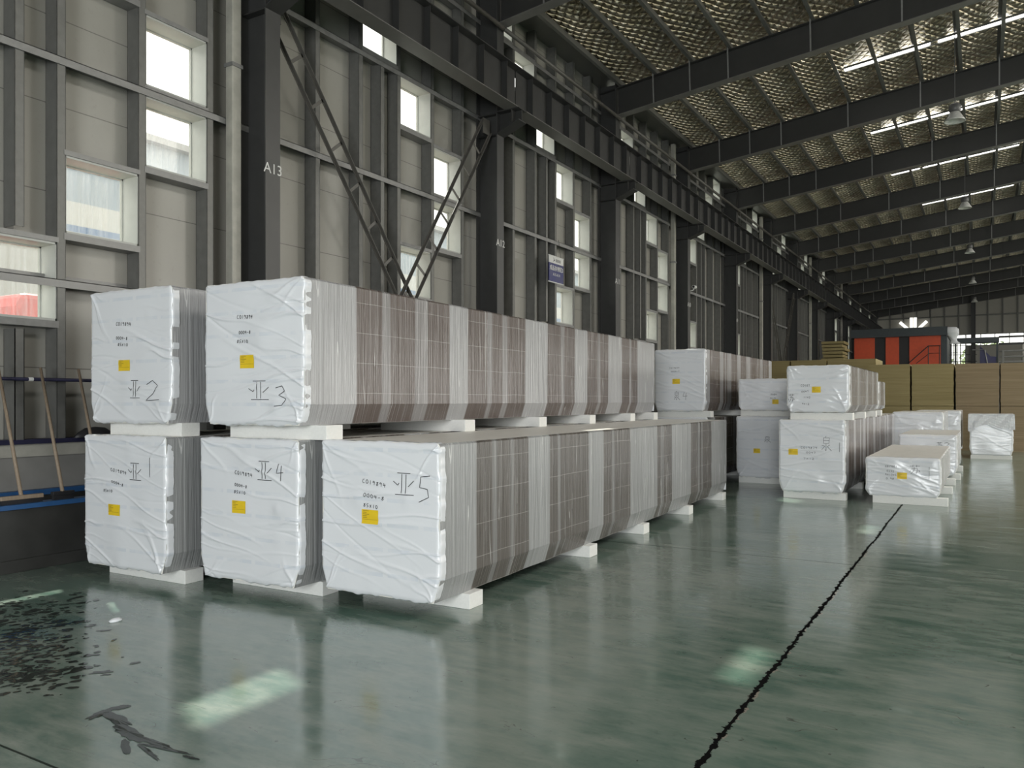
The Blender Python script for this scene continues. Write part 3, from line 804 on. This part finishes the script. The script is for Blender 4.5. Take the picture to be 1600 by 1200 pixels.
def std_text(c, a, b): return [('C019894', c[0], c[1], .034, .03, -.06), ('0004-8', a[0], a[1], .034, .028, -.1), ('85x10', b[0], b[1], .036, .028, -.08)]
b5 = [(0, .48, 1.0), (1.45, 1.9, .95), (2.85, 3.35, .95), (4.2, 5.0, .95), (5.5, 6.15, .95), (7.15, 7.95, .95), (8.2, 8.5, 1)]
b5 = [(0, ypix(747, 3.48) - 4.78, 1.0)]
b5 = [(0.0, .50, 1.0), (.78, .84, .45), (1.08, 1.13, .4), (1.42, 1.82, 1.0), (2.02, 2.07, .5), (2.75, 3.15, .95), (3.4, 3.46, .5), (3.98, 4.95, .95), (5.1, 5.2, .4), (5.55, 6.45, .95), (6.8, 6.88, .5), (7.0, 7.06, .5), (7.55, 8.5, .9)]
b3 = [(0.0, .62, 1.0), (1.0, 1.1, .5), (1.5, 1.7, .5), (2.1, 2.45, .95), (2.85, 2.95, .5), (3.2, 3.3, .5), (3.75, 4.35, 1.0), (4.75, 4.85, .5), (5.2, 5.6, .95), (6.0, 6.08, .5), (6.4, 6.95, .95), (7.3, 7.36, .6), (7.65, 8.5, .95)]
RZ = R(1.6)
H1, Z1, HB = 1.19, 0.12, 0.12
GN = 'long film wrapped panel packs in the near stack'
pk5 = make_pack('panel_pack', -4.60, 4.79, Z1, 1.14, H1, 8.5, 5, 'long white film-wrapped panel pack marked five, lower row, nearest and rightmost', 'panel pack', 200, 'side_grey', RZ, b5,
    [('C019894', .37, .27, .034, .032, -.12), ('0004-8', .38, .36, .036, .03, -.1), ('85x10', .38, .425, .03, .028, -.08)], [(YA, .635, .335, .19, .17), ('5', .83, .37, .125, .20)], (.365, .535, .165, .11), group=GN)
pk4 = make_pack('panel_pack', -5.86, 4.62, Z1, 1.14, H1, 8.5, 4, 'long white film-wrapped panel pack marked four, middle of the lower row', 'panel pack', 190, 'side_grey', RZ, b5,
    [('C019894', .38, .25, .03, .032, -.1), ('0004-8', .375, .335, .025, .026, -.1), ('85x10', .37, .385, .028, .026, -.05)], [(YA, .59, .285, .18, .16), ('4', .79, .28, .085, .14)], (.35, .525, .155, .105), group=GN)
pk1 = make_pack('panel_pack', -7.24, 4.42, Z1, 1.14, H1, 8.5, 11, 'long white film-wrapped panel pack marked one, leftmost of the lower row', 'panel pack', 170, 'side_grey', RZ, b5,
    [('C019894', .35, .27, .032, .03, -.12), ('0004-8', .365, .36, .027, .026, -.18), ('85x10', .265, .43, .026, .026, -.02)], [(YA, .56, .33, .18, .155), ('1', .80, .295, .05, .17)], (.325, .605, .165, .10), group=GN)
pk2 = make_pack('panel_pack', -7.27, 4.50, Z1 + H1 + HB, 1.14, H1 + .02, 8.5, 22, 'long white film-wrapped panel pack marked two, left of the upper row', 'panel pack', 170, 'side_mauve', RZ, b3,
    [('C019894', .345, .265, .030, .034, -.06), ('0004-8', .34, .37, .028, .028, -.06), ('85x10', .36, .42, .03, .028, -.06)], [(YA, .50, .82, .155, .165), ('2', .71, .835, .20, .18)], (.365, .61, .165, .10), group=GN)
pk3 = make_pack('panel_pack', -5.80, 4.62, Z1 + H1 + HB, 1.14, H1, 8.5, 33, 'long glossy film-wrapped panel pack marked three, right of the upper row', 'panel pack', 200, 'side_mauve', RZ, b3,
    [('C019894', .35, .255, .027, .032, -.04), ('0004-8', .365, .365, .025, .028, 0), ('85x10', .345, .425, .027, .028, -.04)], [(YA, .47, .83, .23, .16), ('3', .73, .87, .14, .165)], (.375, .605, .165, .11), amp=1.35, group=GN)
def along(root, y):   # a point y metres in from the front of a pack, in world coordinates
    c_, s_ = math.cos(root.rotation_euler.z), math.sin(root.rotation_euler.z)
    return root.location.x - s_ * y, root.location.y + c_ * y
def blocks_under(root, w, yy, Z, name, sx=1.06, dx=0.02, rz=None):
    for i, y in enumerate(yy):
        x_, y_ = along(root, y)
        block(x_ + w / 2 + dx, y_, Z, sx, 'white foam block under the %s, %s from its front' % (name, ORD[i]), root.rotation_euler.z)
blocks_under(pk5, 1.14, (.50, 2.85, 4.5, 6.4, 8.3), 0, 'lower pack marked five', 1.06, .06)
blocks_under(pk4, 1.14, (.40, 2.4, 4.5), 0, 'lower pack marked four', 1.06, .03)
blocks_under(pk1, 1.14, (.30, 2.4, 4.5), 0, 'lower pack marked one', 1.06, .05)
blocks_under(pk2, 1.14, (.22, 2.3, 4.4), Z1 + H1, 'upper pack marked two', 1.0, .06)
blocks_under(pk3, 1.14, (.26, 2.35, 4.05, 5.6, 7.2, 8.3), Z1 + H1, 'upper pack marked three', 1.10, .12)

GM = 'film wrapped panel packs further down the hall'
def mp(X, Y, Z, w, h, L, seed, label, mat='side_grey', res=56, rz=0, **kw):
    return make_pack('panel_pack', X, Y, Z, w, h, L, seed, label, 'panel pack', res, mat, rz, group=GM, **kw)
q4l = mp(-5.56, 15.05, .12, 1.02, 1.19, 5.4, 41, 'wrapped panel pack under the upper pack marked four, behind the near stack')
q4 = mp(-5.58, 15.0, 1.43, 1.02, 1.19, 5.5, 42, 'film-wrapped panel pack marked four on the second tier, just past the near stack', 'side_mauve', 70,
        texts=[('C019879', .30, .31, .03, .022, 0), ('0004-7', .33, .365, .03, .02, 0)], glyphs=[(QUAN, .38, .82, .13, .17), ('4', .56, .82, .10, .15)], lab=(.36, .56, .15, .10))
qll = mp(-4.24, 16.0, .12, 1.02, 1.20, 6.0, 43, 'film-wrapped lower panel pack with low yellow label, between two neighbouring stacks', glyphs=[(QUAN, .52, .42, .14, .12)], lab=(.33, .60, .13, .09))
qum = mp(-4.25, 16.2, 1.44, 1.02, .62, 3.4, 44, 'small white wrapped pack half hidden behind the upper packs', texts=[('0004', .62, .52, .03, .03, 0), ('019', .61, .63, .04, .02, 0)], lab=(.65, .80, .12, .09))
q1 = mp(-2.97, 13.9, .12, 1.04, 1.19, 8.3, 45, 'tall film-wrapped panel pack marked one on the floor beside the aisle', res=80, mat='side_mauve',
        texts=[('C019879', .34, .40, .038, .035, 0), ('0047', .42, .465, .04, .03, 0), ('7x12', .38, .55, .045, .03, 0)], glyphs=[(QUAN, .64, .42, .17, .24), ('1', .90, .43, .04, .15)], lab=(.15, .49, .15, .10))
qur = mp(-2.86, 14.0, 1.44, .98, .77, 4.1, 46, 'shorter film-wrapped pack on top of the tall pack beside the aisle', res=70, mat='side_grey',
         texts=[('C0187', .23, .45, .03, .04, 0), ('0049', .24, .58, .03, .03, .1), ('11x2', .27, .70, .03, .03, 0), ('4x12', .25, .84, .03, .03, -.05)], glyphs=[(SU, .03, .78, .09, .13)], lab=(.41, .58, .14, .10), amp=1.3)
qu2 = mp(-2.90, 18.35, 1.44, 1.0, .60, 1.3, 47, 'low wrapped pack behind the shorter upper pack beside the aisle', res=40)
s1 = mp(-1.63, 13.95, .12, 1.06, .61, 4.1, 48, 'low white film-wrapped pack standing alone over the floor crack', 'side_plain', 80,
        texts=[('C019001', .27, .25, .025, .03, 0), ('0232', .29, .37, .028, .03, -.05), ('4x10x5', .27, .46, .028, .03, -.05), ('0.98', .28, .57, .03, .03, 0)], glyphs=[(SU, .60, .40, .14, .14), ('1', .83, .52, .05, .19)], lab=(.43, .54, .14, .10))
s2 = mp(-1.52, 18.4, .12, 1.06, .81, 3.3, 49, 'low wrapped pack marked two directly behind the one over the floor crack', 'side_plain', 50, glyphs=[(SU, .66, .30, .10, .1), ('2', .78, .30, .12, .1)])
s3 = mp(-2.0, 22.5, .12, 1.14, 1.22, 3.0, 50, 'pale blank wrapped pack in front of the olive board stacks', 'side_plain', 50)
s4 = mp(-1.7, 25.9, .12, 1.14, 1.22, 2.6, 51, 'pale blank wrapped pack peeking out behind another, before the board stacks', 'side_plain', 40)
fp = mp(-.34, 26.0, .1, 1.04, 1.13, 2.0, 52, 'pale wrapped pack standing alone at right with a loose film hood', 'side_plain', 60, amp=.5)
# loose film hood over its top
hv = []; hf = []; nh = 28
rnd = random.Random(3)
for i in range(nh + 1):
    for j in range(7):
        u = i / nh; x_ = -.035 + 1.11 * u; drop = .34 + .05 * math.sin(9 * u + 1) + (.10 if u < .12 or u > .88 else 0)
        z_ = 1.15 - drop * j / 6; y_ = -.045 - .02 * math.sin(20 * u + j) - .006 * j
        hv.append((x_, y_, z_))
for i in range(nh):
    for j in range(6): hf.append((i * 7 + j, (i + 1) * 7 + j, (i + 1) * 7 + j + 1, i * 7 + j + 1))
hb = MB().add(hv, hf); hb.add([(-.035, -.045, 1.15), (1.075, -.045, 1.15), (1.075, 1.9, 1.15), (-.035, 1.9, 1.15)], [(0, 1, 2, 3)])
hb.add([(1.075, -.045, 1.15), (1.075, 1.9, 1.15), (1.085, 1.9, .75), (1.085, -.05, .72)], [(0, 1, 2, 3)]); hb.add([(-.035, -.045, 1.15), (-.035, 1.9, 1.15), (-.045, 1.9, .75), (-.045, -.05, .72)], [(0, 1, 2, 3)])
hd = hb.build('film_hood', 'film', fp); hd['label'] = 'loose film hood'
sd = hd.modifiers.new('solid', 'SOLIDIFY'); sd.thickness = .004
blocks_under(q4l, 1.02, (.3, 2.6, 5.0), 0, 'hidden lower pack behind the near stack', 1.0, .02)
blocks_under(q4, 1.02, (.15, 2.7, 5.1), 1.31, 'second tier pack marked four', 1.06, .06)
blocks_under(qll, 1.02, (.15, 3.0), 0, 'pack with low yellow label', 1.0, .02)
blocks_under(qum, 1.02, (.2, 2.0), 1.32, 'half hidden small upper pack', 1.0, 0)
blocks_under(q1, 1.04, (.15, 2.2, 4.3), 0, 'tall pack beside the aisle', .98, .03)
blocks_under(qur, .98, (.15, 1.7, 3.4), 1.32 - .01, 'shorter upper pack beside the aisle', .98, .04)
blocks_under(qu2, 1.0, (.3, ), 1.32 - .01, 'low upper pack behind, beside the aisle', .98, .04)
blocks_under(s1, 1.06, (.1, 2.0, 3.7), 0, 'low pack over the floor crack', 1.06, .1)
blocks_under(s2, 1.06, (.5, 2.8), 0, 'low pack marked two', 1.06, .05)
blocks_under(s3, 1.14, (.3, 2.6), 0, 'pale blank pack before the board stacks', 1.0, 0)
blocks_under(s4, 1.14, (.3, 2.2), 0, 'pale blank pack peeking out behind', 1.0, 0)
blocks_under(fp, 1.04, (.1, 1.7), -.02, 'pale hooded pack at right', 1.0, 0)

# ------------------------------------------------------------------ board stacks
def bundle(X0, X1, Y0, L, Z0, Z1, mat, label, seed):
    rnd = random.Random(seed); m_ = MB(); nl = 12; dz = (Z1 - Z0) / nl
    for i in range(nl):
        a, b, c_ = (rnd.uniform(-.006, .006) for _ in range(3))
        m_.box(X0 + a + .008, X1 + b - .008, Y0 + c_, Y0 + L + a, Z0 + i * dz, Z0 + (i + 1) * dz - (.002 if i % 4 == 3 else 0))
    o = m_.build('board_stack', mat); tag(o, label, 'board stack', 'big stacks of fibre boards'); return o
cx = [(-3.42, -2.13), (-2.09, -.84), (-.80, .43), (.46, 1.69), (1.72, 2.95)]
cn = ['leftmost in the front row', 'second from left in the front row', 'third from left in the front row', 'fourth from left in the front row', 'rightmost in the front row']
for i, (a, b) in enumerate(cx):
    mt = 'board_olive' if i < 2 else 'board_brown'
    bundle(a, b, 30.0, 2.4, 0.0, 1.445, mt, 'lower %s board stack, %s' % ('olive' if i < 2 else 'brown', cn[i]), i)
    bundle(a, b, 30.0, 2.4, 1.455, 2.86 - .01 * i, mt, 'upper %s board stack, %s' % ('olive' if i < 2 else 'brown', cn[i]), 20 + i)
for i, (a, b) in enumerate([(-7.95, -6.64), (-6.60, -5.27), (-5.23, -3.5)]):
    bundle(a, b, 33.0, 2.4, 0.0, 1.60, 'board_olive', 'lower olive board stack in the back row, %s from the left wall' % ORD[i], 40 + i)
    bundle(a, b, 33.0, 2.4, 1.61, 3.22, 'board_olive', 'upper olive board stack in the back row, %s from the left wall' % ORD[i], 50 + i)
m_ = MB(); rnd = random.Random(9)
for i in range(26):
    a = rnd.uniform(-.05, .05); m_.box(-8.3 + a, -7.1 + rnd.uniform(-.08, .08), 50.5, 52.5, i * .2, i * .2 + .15)
tag(m_.build('sheet_pile', 'board_olive'), 'tall uneven pile of pale sheets by the left wall left of the red booth', 'sheet pile')

# ------------------------------------------------------------------ red booth and the far end
bt = empty('red_booth', (-7.13, 55, 0)); tag(bt, 'large red and dark grey cabin at the far end of the hall', 'booth')
def bp(name, a, b, mat, z0=0.0, z1=5.6, d=0.0):
    return MB().box(a, b, -d, .2, z0, z1).build(name, mat, bt)
MB().box(0, 5.2, .2, 7, 0, 5.6).build('cabin_body', 'slate', bt)
for a, b in ((0.03, 1.22), (1.85, 2.6), (3.18, 4.9)): bp('red_panel', a, b, 'red', 0, 5.58, .03)
for a, b in ((1.22, 1.85), (2.6, 3.18)):
    o = bp('dark_door', a, b, 'black', 0, 5.58, -.05); MB().box(b - .14, b - .10, .0, .08, 2.4, 2.7).build('handle', 'galv', o)
bp('corner_post', 4.9, 5.22, 'slate', 0, 5.6, .05)
MB().box(-.15, 5.25, -.35, 7, 5.58, 6.10).build('roof_band', 'slate', bt)
hr = empty('stair_handrail', (-4.0, 54.7, 0)); tag(hr, 'dark stair handrail rising across the red cabin front', 'handrail')
MB().tube([(0, 0, 3.9), (1.1, 0, 4.95), (1.75, 0, 4.95)], .03, 8).build('top_rail', 'black', hr)
for x_, z_ in ((.05, 3.9), (1.1, 4.95), (1.7, 4.95)): MB().tube([(x_, 0, 0), (x_, 0, z_)], .025, 8).build('post', 'black', hr)
MB().tube([(.45, 0, 3.9), (1.15, 0, 4.5), (1.75, 0, 4.5)], .02, 8).build('mid_rail', 'black', hr)
# white plastic sheet bundled on the booth corner
wb = MB(); prof = []
rnd = random.Random(5)
for i in range(9):
    z_ = -1.0 * i / 8
    for j in range(14):
        an = 2 * math.pi * j / 14; rr = (.30 + .14 * math.sin(i * .8)) * (1 + .18 * rnd.uniform(-1, 1)); wb.v.append((rr * math.cos(an) + .22 * (i / 8), .4 * rr * math.sin(an), z_))
for i in range(8):
    for j in range(14): wb.f.append((i * 14 + j, i * 14 + (j + 1) % 14, (i + 1) * 14 + (j + 1) % 14, (i + 1) * 14 + j)); wb.mi.append(0)
wb.f.append(tuple(range(14))); wb.mi.append(0)
o = wb.build('plastic_sheet', 'film', smooth=True); o.location = (-1.72, 54.9, 6.05); tag(o, 'bunched white plastic sheet hanging off the red cabin roof corner', 'plastic sheet')
sc_ = empty('scaffold_tower', (-1.75, 55.5, 0)); tag(sc_, 'thin dark scaffold frame beside the red cabin', 'scaffold')
for x_ in (0, .18, .36, .54): MB().tube([(x_, 0, 0), (x_, 0, 5.2)], .025, 8).build('upright', 'black', sc_)
for z_ in (1, 2, 3, 4, 4.4): MB().tube([(-.05, 0, z_), (1.4, 0, z_)], .02, 8).build('ledger', 'black', sc_)
gt = empty('walkway', (-1.6, 56, 0)); tag(gt, 'dark raised walkway with railing right of the red cabin', 'walkway')
MB().box(0, 2.4, 0, 1.0, 5.15, 5.45).build('deck', 'slate', gt)
for x_ in (.1, 2.3): MB().box(x_ - .05, x_ + .05, .4, .5, 0, 5.15).build('support_post', 'slate', gt)
MB().tube([(1.0, -.1, 4.7), (1.65, -.1, 4.7), (1.9, -.1, 3.2)], .035, 8).build('hand_rail', 'galv', gt)
mc = empty('blue_machine', (-.2, 57, 0)); tag(mc, 'dark blue machine cabinet beyond the board stacks', 'machine')
MB().prism([(0, 0), (.9, 0), (.9, 4.3), (.55, 4.35), (0, 5.0)], 'y', 0, 1.2).build('housing', 'purple', mc)
MB().box(.35, .8, -.03, 0, 2.9, 3.7).build('hatch', 'slate', mc)
cv = empty('roller_line', (.8, 56, 0)); tag(cv, 'long grey pipe and roller rack running right beyond the board stacks', 'conveyor')
for z_ in (3.95, 4.25, 4.6): MB().tube([(0, 0, z_), (9, 0, z_)], .05, 10).build('pipe', 'galv', cv)
for x_ in (.2, 1.5, 4.2, 7): MB().box(x_ - .06, x_ + .06, -.06, .06, 0, 4.65).build('stand', 'stud', cv)
MB().box(1.2, 9, .6, 1.8, 0, 5.0).build('guard_panel', 'gable', cv)
for i, z_ in enumerate((5.25, 4.85)):
    lb = empty('hanging_bar', (.75, 54, z_)); MB().box(0, 1.95, -.05, .05, 0, .11).build('bar', 'black', lb)
    for x_ in (.2, 1.75): MB().tube([(x_, 0, .11), (x_, 0, 9.98 - z_ + 1.2)], .008, 6).build('wire', 'black', lb)
    tag(lb, '%s black horizontal bar hanging before the far window band' % ('upper' if i == 0 else 'lower'), 'hanging bar')
gc = MB(); gc.box(-.95, -.93, 79.5, 79.75, 0, 10.7); gc.box(-.62, -.6, 79.5, 79.75, 0, 10.7); gc.box(-.93, -.62, 79.61, 79.63, 0, 10.7)
tag(gc.build('steel_column', 'column'), 'dark steel column against the far gable wall', 'column')
for i in range(18):
    x_ = -8.4 + 1.09 * i
    if abs(x_ + .8) < .4: continue
    z0_ = 7.45
    o = MB().box(x_ - .04, x_ + .04, YEND - .12, YEND, z0_, gz(x_) - .3).build('gable_stud', 'stud')
    tag(o, 'vertical stud on the far gable wall, %s from the left corner' % (ORD + ['sixteenth', 'seventeenth', 'eighteenth'])[i], 'wall stud', 'far gable wall studs')
tag(MB().box(-9, 20, YEND - .16, YEND - .02, 8.95, 9.07).build('gable_girt', 'stud'), 'horizontal steel rail across the far gable wall', 'wall rail')
em = empty('wall_emblem', (-5.42, YEND - .2, 8.0)); tag(em, 'glowing white emblem of four rays above the red cabin roof', 'emblem')
for (p, q) in (((-.15, 0), (-.15, 1.05)), ((.15, 0), (.15, 1.05))): MB().bar((p[0], 0, p[1]), (q[0], 0, q[1]), .25, .06, up=(0, 1, 0)).build('ray', 'emblem', em)
MB().bar((-.45, 0, .06), (-1.08, 0, .68), .25, .06, up=(0, 1, 0)).build('ray', 'emblem', em); MB().bar((.45, 0, .06), (1.08, 0, .68), .25, .06, up=(0, 1, 0)).build('ray', 'emblem', em)

# ------------------------------------------------------------------ high bay lamps
lp = None
for i, (x_, y_, z_) in enumerate([(-.60, 22, 8.35), (-.60, 34, 8.75), (-.60, 46, 9.0), (-.60, 58, 9.0), (-.60, 70, 9.1)]):
    if lp is None:
        lp = o = empty('high_bay_lamp', (x_, y_, z_))
        MB().lathe((0, 0, 0), [(0.001, .42), (.09, .42), (.13, .38), (.13, .26), (.10, .22), (.001, .22)]).build('ballast', 'lampgrey', o, smooth=True)
        MB().lathe((0, 0, 0), [(.10, .22), (.13, .18), (.2, .06), (.235, 0), (.225, 0), (.19, .06), (.12, .17), (.001, .17)]).build('reflector', 'lamplens', o, smooth=True)
        MB().tube([(0, 0, .42), (0, 0, roofz(x_) - .2 - z_)], .01, 6).build('suspension_rod', 'lampgrey', o)
    else: o = copy_tree(lp); o.location = (x_, y_, z_)
    tag(o, 'unlit round high bay lamp hanging from the roof, %s from the viewer' % ORD[i], 'pendant lamp', 'high bay lamps under the roof')

# ------------------------------------------------------------------ hanging sign, camera
sg = empty('hanging_sign', (-8.62, 16.27, 4.36)); tag(sg, 'blue and white hanging sign reading A10-A14 on the wall right of column A12', 'sign')
o = MB().box(0, .02, 0, .72, .03, .46).build('blue_board', 'navysign', sg)
MB().box(-.001, .021, 0, .72, .46, .62).build('white_header', 'white', sg)
MB().tube([(.01, -.02, .02), (.01, .74, .02)], .016, 8).build('bottom_rod', 'white', sg)
MB().tube([(.01, -.02, .63), (.01, .74, .63)], .012, 8).build('top_rod', 'white', sg)
MB().tube([(.01, .60, .63), (.0, .50, 1.05)], .004, 6).build('cord', 'black', sg)
def on_x(t, y, z): t.matrix_basis = Matrix.Translation((.0235, y, z)) @ Matrix.Rotation(R(90), 4, 'Z') @ Matrix.Rotation(R(90), 4, 'X')
t = text_mesh('sign_text', '\u6210\u54c1\u5b58\u50a8\u533a3', .125, 'white', sg, .001, .002); on_x(t, .36, .34)
t = text_mesh('sign_text', 'A10-A14', .10, 'white', sg, .001); on_x(t, .36, .20)
t = MB(); t.prism([(.20, .49), (.28, .53), (.20, .60), (.235, .545)], 'x', .021, .023)
for k_ in range(4): t.box(.021, .023, .33 + k_ * .065, .36 + k_ * .065, .50, .57)
t.build('header_mark', 'ink', sg)
cm = empty('security_camera', (-8.45, 26.5, 5.35)); tag(cm, 'small white security camera on a bracket beside a far wall column', 'security camera')
MB().tube([(-.4, 0, .02), (-.05, 0, .02), (0, 0, .08)], .015, 8).build('bracket', 'white', cm)
MB().tube([(0, .12, .14), (.02, -.16, .12)], .055, 12).build('camera_body', 'white', cm, smooth=False)
MB().tube([(.0215, -.155, .12), (.022, -.17, .12)], .04, 12).build('lens', 'black', cm)

# ------------------------------------------------------------------ trough, rail and brooms at the left
tr = empty('wash_trough', (-8.97, 2.1, 0)); tag(tr, 'dark concrete trough with blue rim along the left wall', 'trough')
tb = MB(); tb.box(0, 1.08, 0, 4.8, 0, .12); tb.box(.96, 1.08, 0, 4.8, .12, .60); tb.box(0, .08, 0, 4.8, .12, .60); tb.box(.08, .96, 0, .12, .12, .60); tb.box(.08, .96, 4.68, 4.8, .12, .60)
tb.build('basin', 'darkbox', tr, bevel=.006)
MB().box(.94, 1.10, 0, 4.8, .60, .645).build('rim', 'bluestripe', tr); MB().box(0, .10, 0, 4.8, .60, .66).build('rim', 'bluestripe', tr)
MB().box(.08, .96, .12, 4.68, .44, .46).build('water', 'water', tr)
pr_ = empty('tool_rail', (-8.82, 2.1, 1.86)); tag(pr_, 'dark horizontal pipe rail with white tape bands above the trough', 'rail')
MB().tube([(0, 0, 0), (0, 5.2, 0)], .02, 10).build('rail_pipe', 'navy', pr_)
for k_ in range(8):
    yy = .25 + k_ * .6 + (.1 if k_ % 2 else 0)
    MB().tube([(0, yy, 0), (0, yy + .05, 0)], .0225, 10).build('tape_band', 'white', pr_)
for k_ in range(3):
    yy = .3 + 2.2 * k_; MB().bar((-.1, yy, 0), (0, yy, 0), .03, .03).build('bracket', 'navy', pr_)
def broom(loc0, loc1, lab, dark=False):
    p, q = Vector(loc0), Vector(loc1); root = empty('broom', p); tag(root, lab, 'broom', 'brooms leaning on the rail')
    MB().tube([(0, 0, 0), q - p], .016, 10, radii=[.019, .015]).build('handle', 'wood', root, smooth=True)
    hm = .11 if dark else .20
    MB().box(-.025, .025, -hm, hm, -.02, .02).build('head', 'black' if dark else 'wood', root, bevel=.006)
    MB().box(-.02, .02, -hm + .01, hm - .01, -.06, -.02).build('bristles', 'black', root)
broom((-7.95, 4.22, .705), (-8.78, 4.42, 2.02), 'long wooden broom with a flat wooden head, leftmost on the rail')
broom((-7.95, 4.62, .705), (-8.78, 4.86, 1.98), 'wooden broom with bare handle and dark head, middle of the three', True)
broom((-7.95, 5.02, .705), (-8.78, 5.28, 1.98), 'wooden broom partly hidden behind the wrapped packs, rightmost of the three', True)
o = MB().lathe((0, 0, 0), [(.001, .1), (.12, .09), (.2, .05), (.26, 0), (.001, 0)], 14).build('dark_rag', 'black', smooth=True); o.location = (-8.82, 5.5, 1.21); o.scale = (.3, 1, 1.2)
tag(o, 'dark cloth lying on the wall ledge above the trough', 'rag')

# ------------------------------------------------------------------ water on the floor
wm = MB(); rnd = random.Random(12)
def blob(cx_, cy_, a, b, rot, n_=12, jag=.25):
    vs_ = [(cx_, cy_, .0025)]
    for j in range(n_):
        an = 2 * math.pi * j / n_; r_ = 1 + rnd.uniform(-jag, jag); x_ = a * r_ * math.cos(an); y_ = b * r_ * math.sin(an)
        vs_.append((cx_ + x_ * math.cos(rot) - y_ * math.sin(rot), cy_ + x_ * math.sin(rot) + y_ * math.cos(rot), .0022))
    wm.add(vs_, [(0, j + 1, (j + 1) % n_ + 1) for j in range(n_)])
CL = [(-6.45, 3.42, .45, .22, 170), (-5.9, 3.12, .5, .2, 200), (-5.3, 2.85, .45, .16, 190), (-4.85, 2.62, .35, .12, 130), (-5.2, 2.1, .5, .16, 110), (-4.85, 1.85, .35, .14, 60), (-4.5, 1.95, .3, .12, 30), (-6.0, 2.4, .4, .1, 40)]
for (cx_, cy_, sx, sy, n_) in CL:
    for _ in range(n_):
        r_ = abs(rnd.gauss(0, .011)) + .005
        blob(cx_ + rnd.gauss(0, sx) * .55, cy_ + rnd.gauss(0, sy), r_ * rnd.uniform(1, 2.2), r_, R(60) + rnd.gauss(0, .5), rnd.randint(7, 11))
for _ in range(16):
    blob(-5.6 + rnd.gauss(0, .6), 2.95 + rnd.gauss(0, .3), rnd.uniform(.03, .07), rnd.uniform(.012, .025), R(50), 16, .45)
tag(wm.build('water_splashes', 'water'), 'scattered dark wet splashes on the floor in the left foreground', 'water', kind='stuff')
wm = MB()
for (x_, y_, a, b, r_) in [(-3.95, 2.60, .05, .03, 60), (-3.96, 2.50, .03, .08, 10), (-3.82, 2.50, .14, .035, -10), (-3.62, 2.43, .16, .04, -12), (-3.42, 2.42, .15, .018, 0), (-3.30, 2.40, .16, .012, 8), (-3.34, 2.34, .13, .012, -14), (-3.48, 2.32, .11, .02, -30), (-3.12, 2.40, .05, .01, 5)]:
    blob(x_, y_, a, b, R(r_), 26, .2)
tag(wm.build('water_puddle', 'water'), 'streaky dark puddle on the green floor near the bottom left', 'puddle', kind='stuff')
o = MB().lathe((0, 0, 0), [(.001, .035), (.02, .03), (.035, .012), (.03, 0), (.001, 0)], 9).build('plastic_scrap', 'film', smooth=True); o.location = (-5.52, 3.6, 0); o.scale = (1, 1.5, .8)
tag(o, 'small crumpled white plastic scrap on the floor before the packs', 'plastic scrap')

# ------------------------------------------------------------------ outside
ob = empty('neighbour_building', (-22, -10, -.1)); tag(ob, 'white neighbouring factory building with blue stripe seen through the left windows', 'building')
MB().box(-6, 0, 0, 130, 0, 9.6).build('facade', 'facade', ob)
MB().box(-6.3, .3, -.3, 130.3, 9.6, 9.8).build('eave', 'galv', ob)
tk = empty('red_truck', (-15.5, 6.6, -.1)); tag(tk, 'red truck parked outside, behind the lowest left window', 'truck')
MB().prism([(0, .5), (2.2, .5), (2.2, 1.7), (2.0, 2.75), (1.7, 3.0), (.1, 3.0), (0, 2.8)], 'y', 0, 2.3).build('cab', 'redcar', tk, bevel=.08)
tk.rotation_euler.z = R(90)
tk.location = (-13.6, 7.1, -.1); tk.scale = (1.2, 1, 1.17)
MB().prism([(1.72, 1.75), (2.22, 1.75), (2.03, 2.7), (1.72, 2.7)], 'y', -.01, 2.31).build('windscreen', 'black', tk)
for (a, b) in ((.5, -.02), (.5, 2.1)): 
    MB().tube([(a, b, .42), (a, b + .22, .42)], .42, 20).build('wheel', 'black', tk)
for i, (x_, y_, s_) in enumerate(((0.5, 97, 3.0), (6.8, 100, 3.2), (13.5, 97, 3.0), (-6, 102, 3.0))):
    rt = empty('tree', (x_, y_, -.1)); tag(rt, 'green tree outside the far window band, %s from left' % ['second', 'third', 'fourth', 'first'][i], 'tree', 'trees outside the far gable')
    MB().tube([(0, 0, 0), (0.1, 0, 4)], .2, 8, radii=[.25, .14]).build('trunk', 'wood', rt)
    lf = MB(); rnd = random.Random(i)
    for _ in range(900):
        v_ = Vector((rnd.gauss(0, 1), rnd.gauss(0, 1), rnd.gauss(0, .8))).normalized() * s_ * rnd.uniform(.45, 1) ; v_.z = v_.z * .8 + 5.6
        a = Vector((rnd.uniform(-1, 1), rnd.uniform(-1, 1), rnd.uniform(-1, 1))).normalized() * .28; b = a.cross(Vector((rnd.uniform(-1, 1), rnd.uniform(-1, 1), rnd.uniform(-1, 1)))).normalized() * .2
        lf.add([v_ - a, v_ + b, v_ + a, v_ - b], [(0, 1, 2, 3)])
    lf.build('foliage', 'leaf', rt)
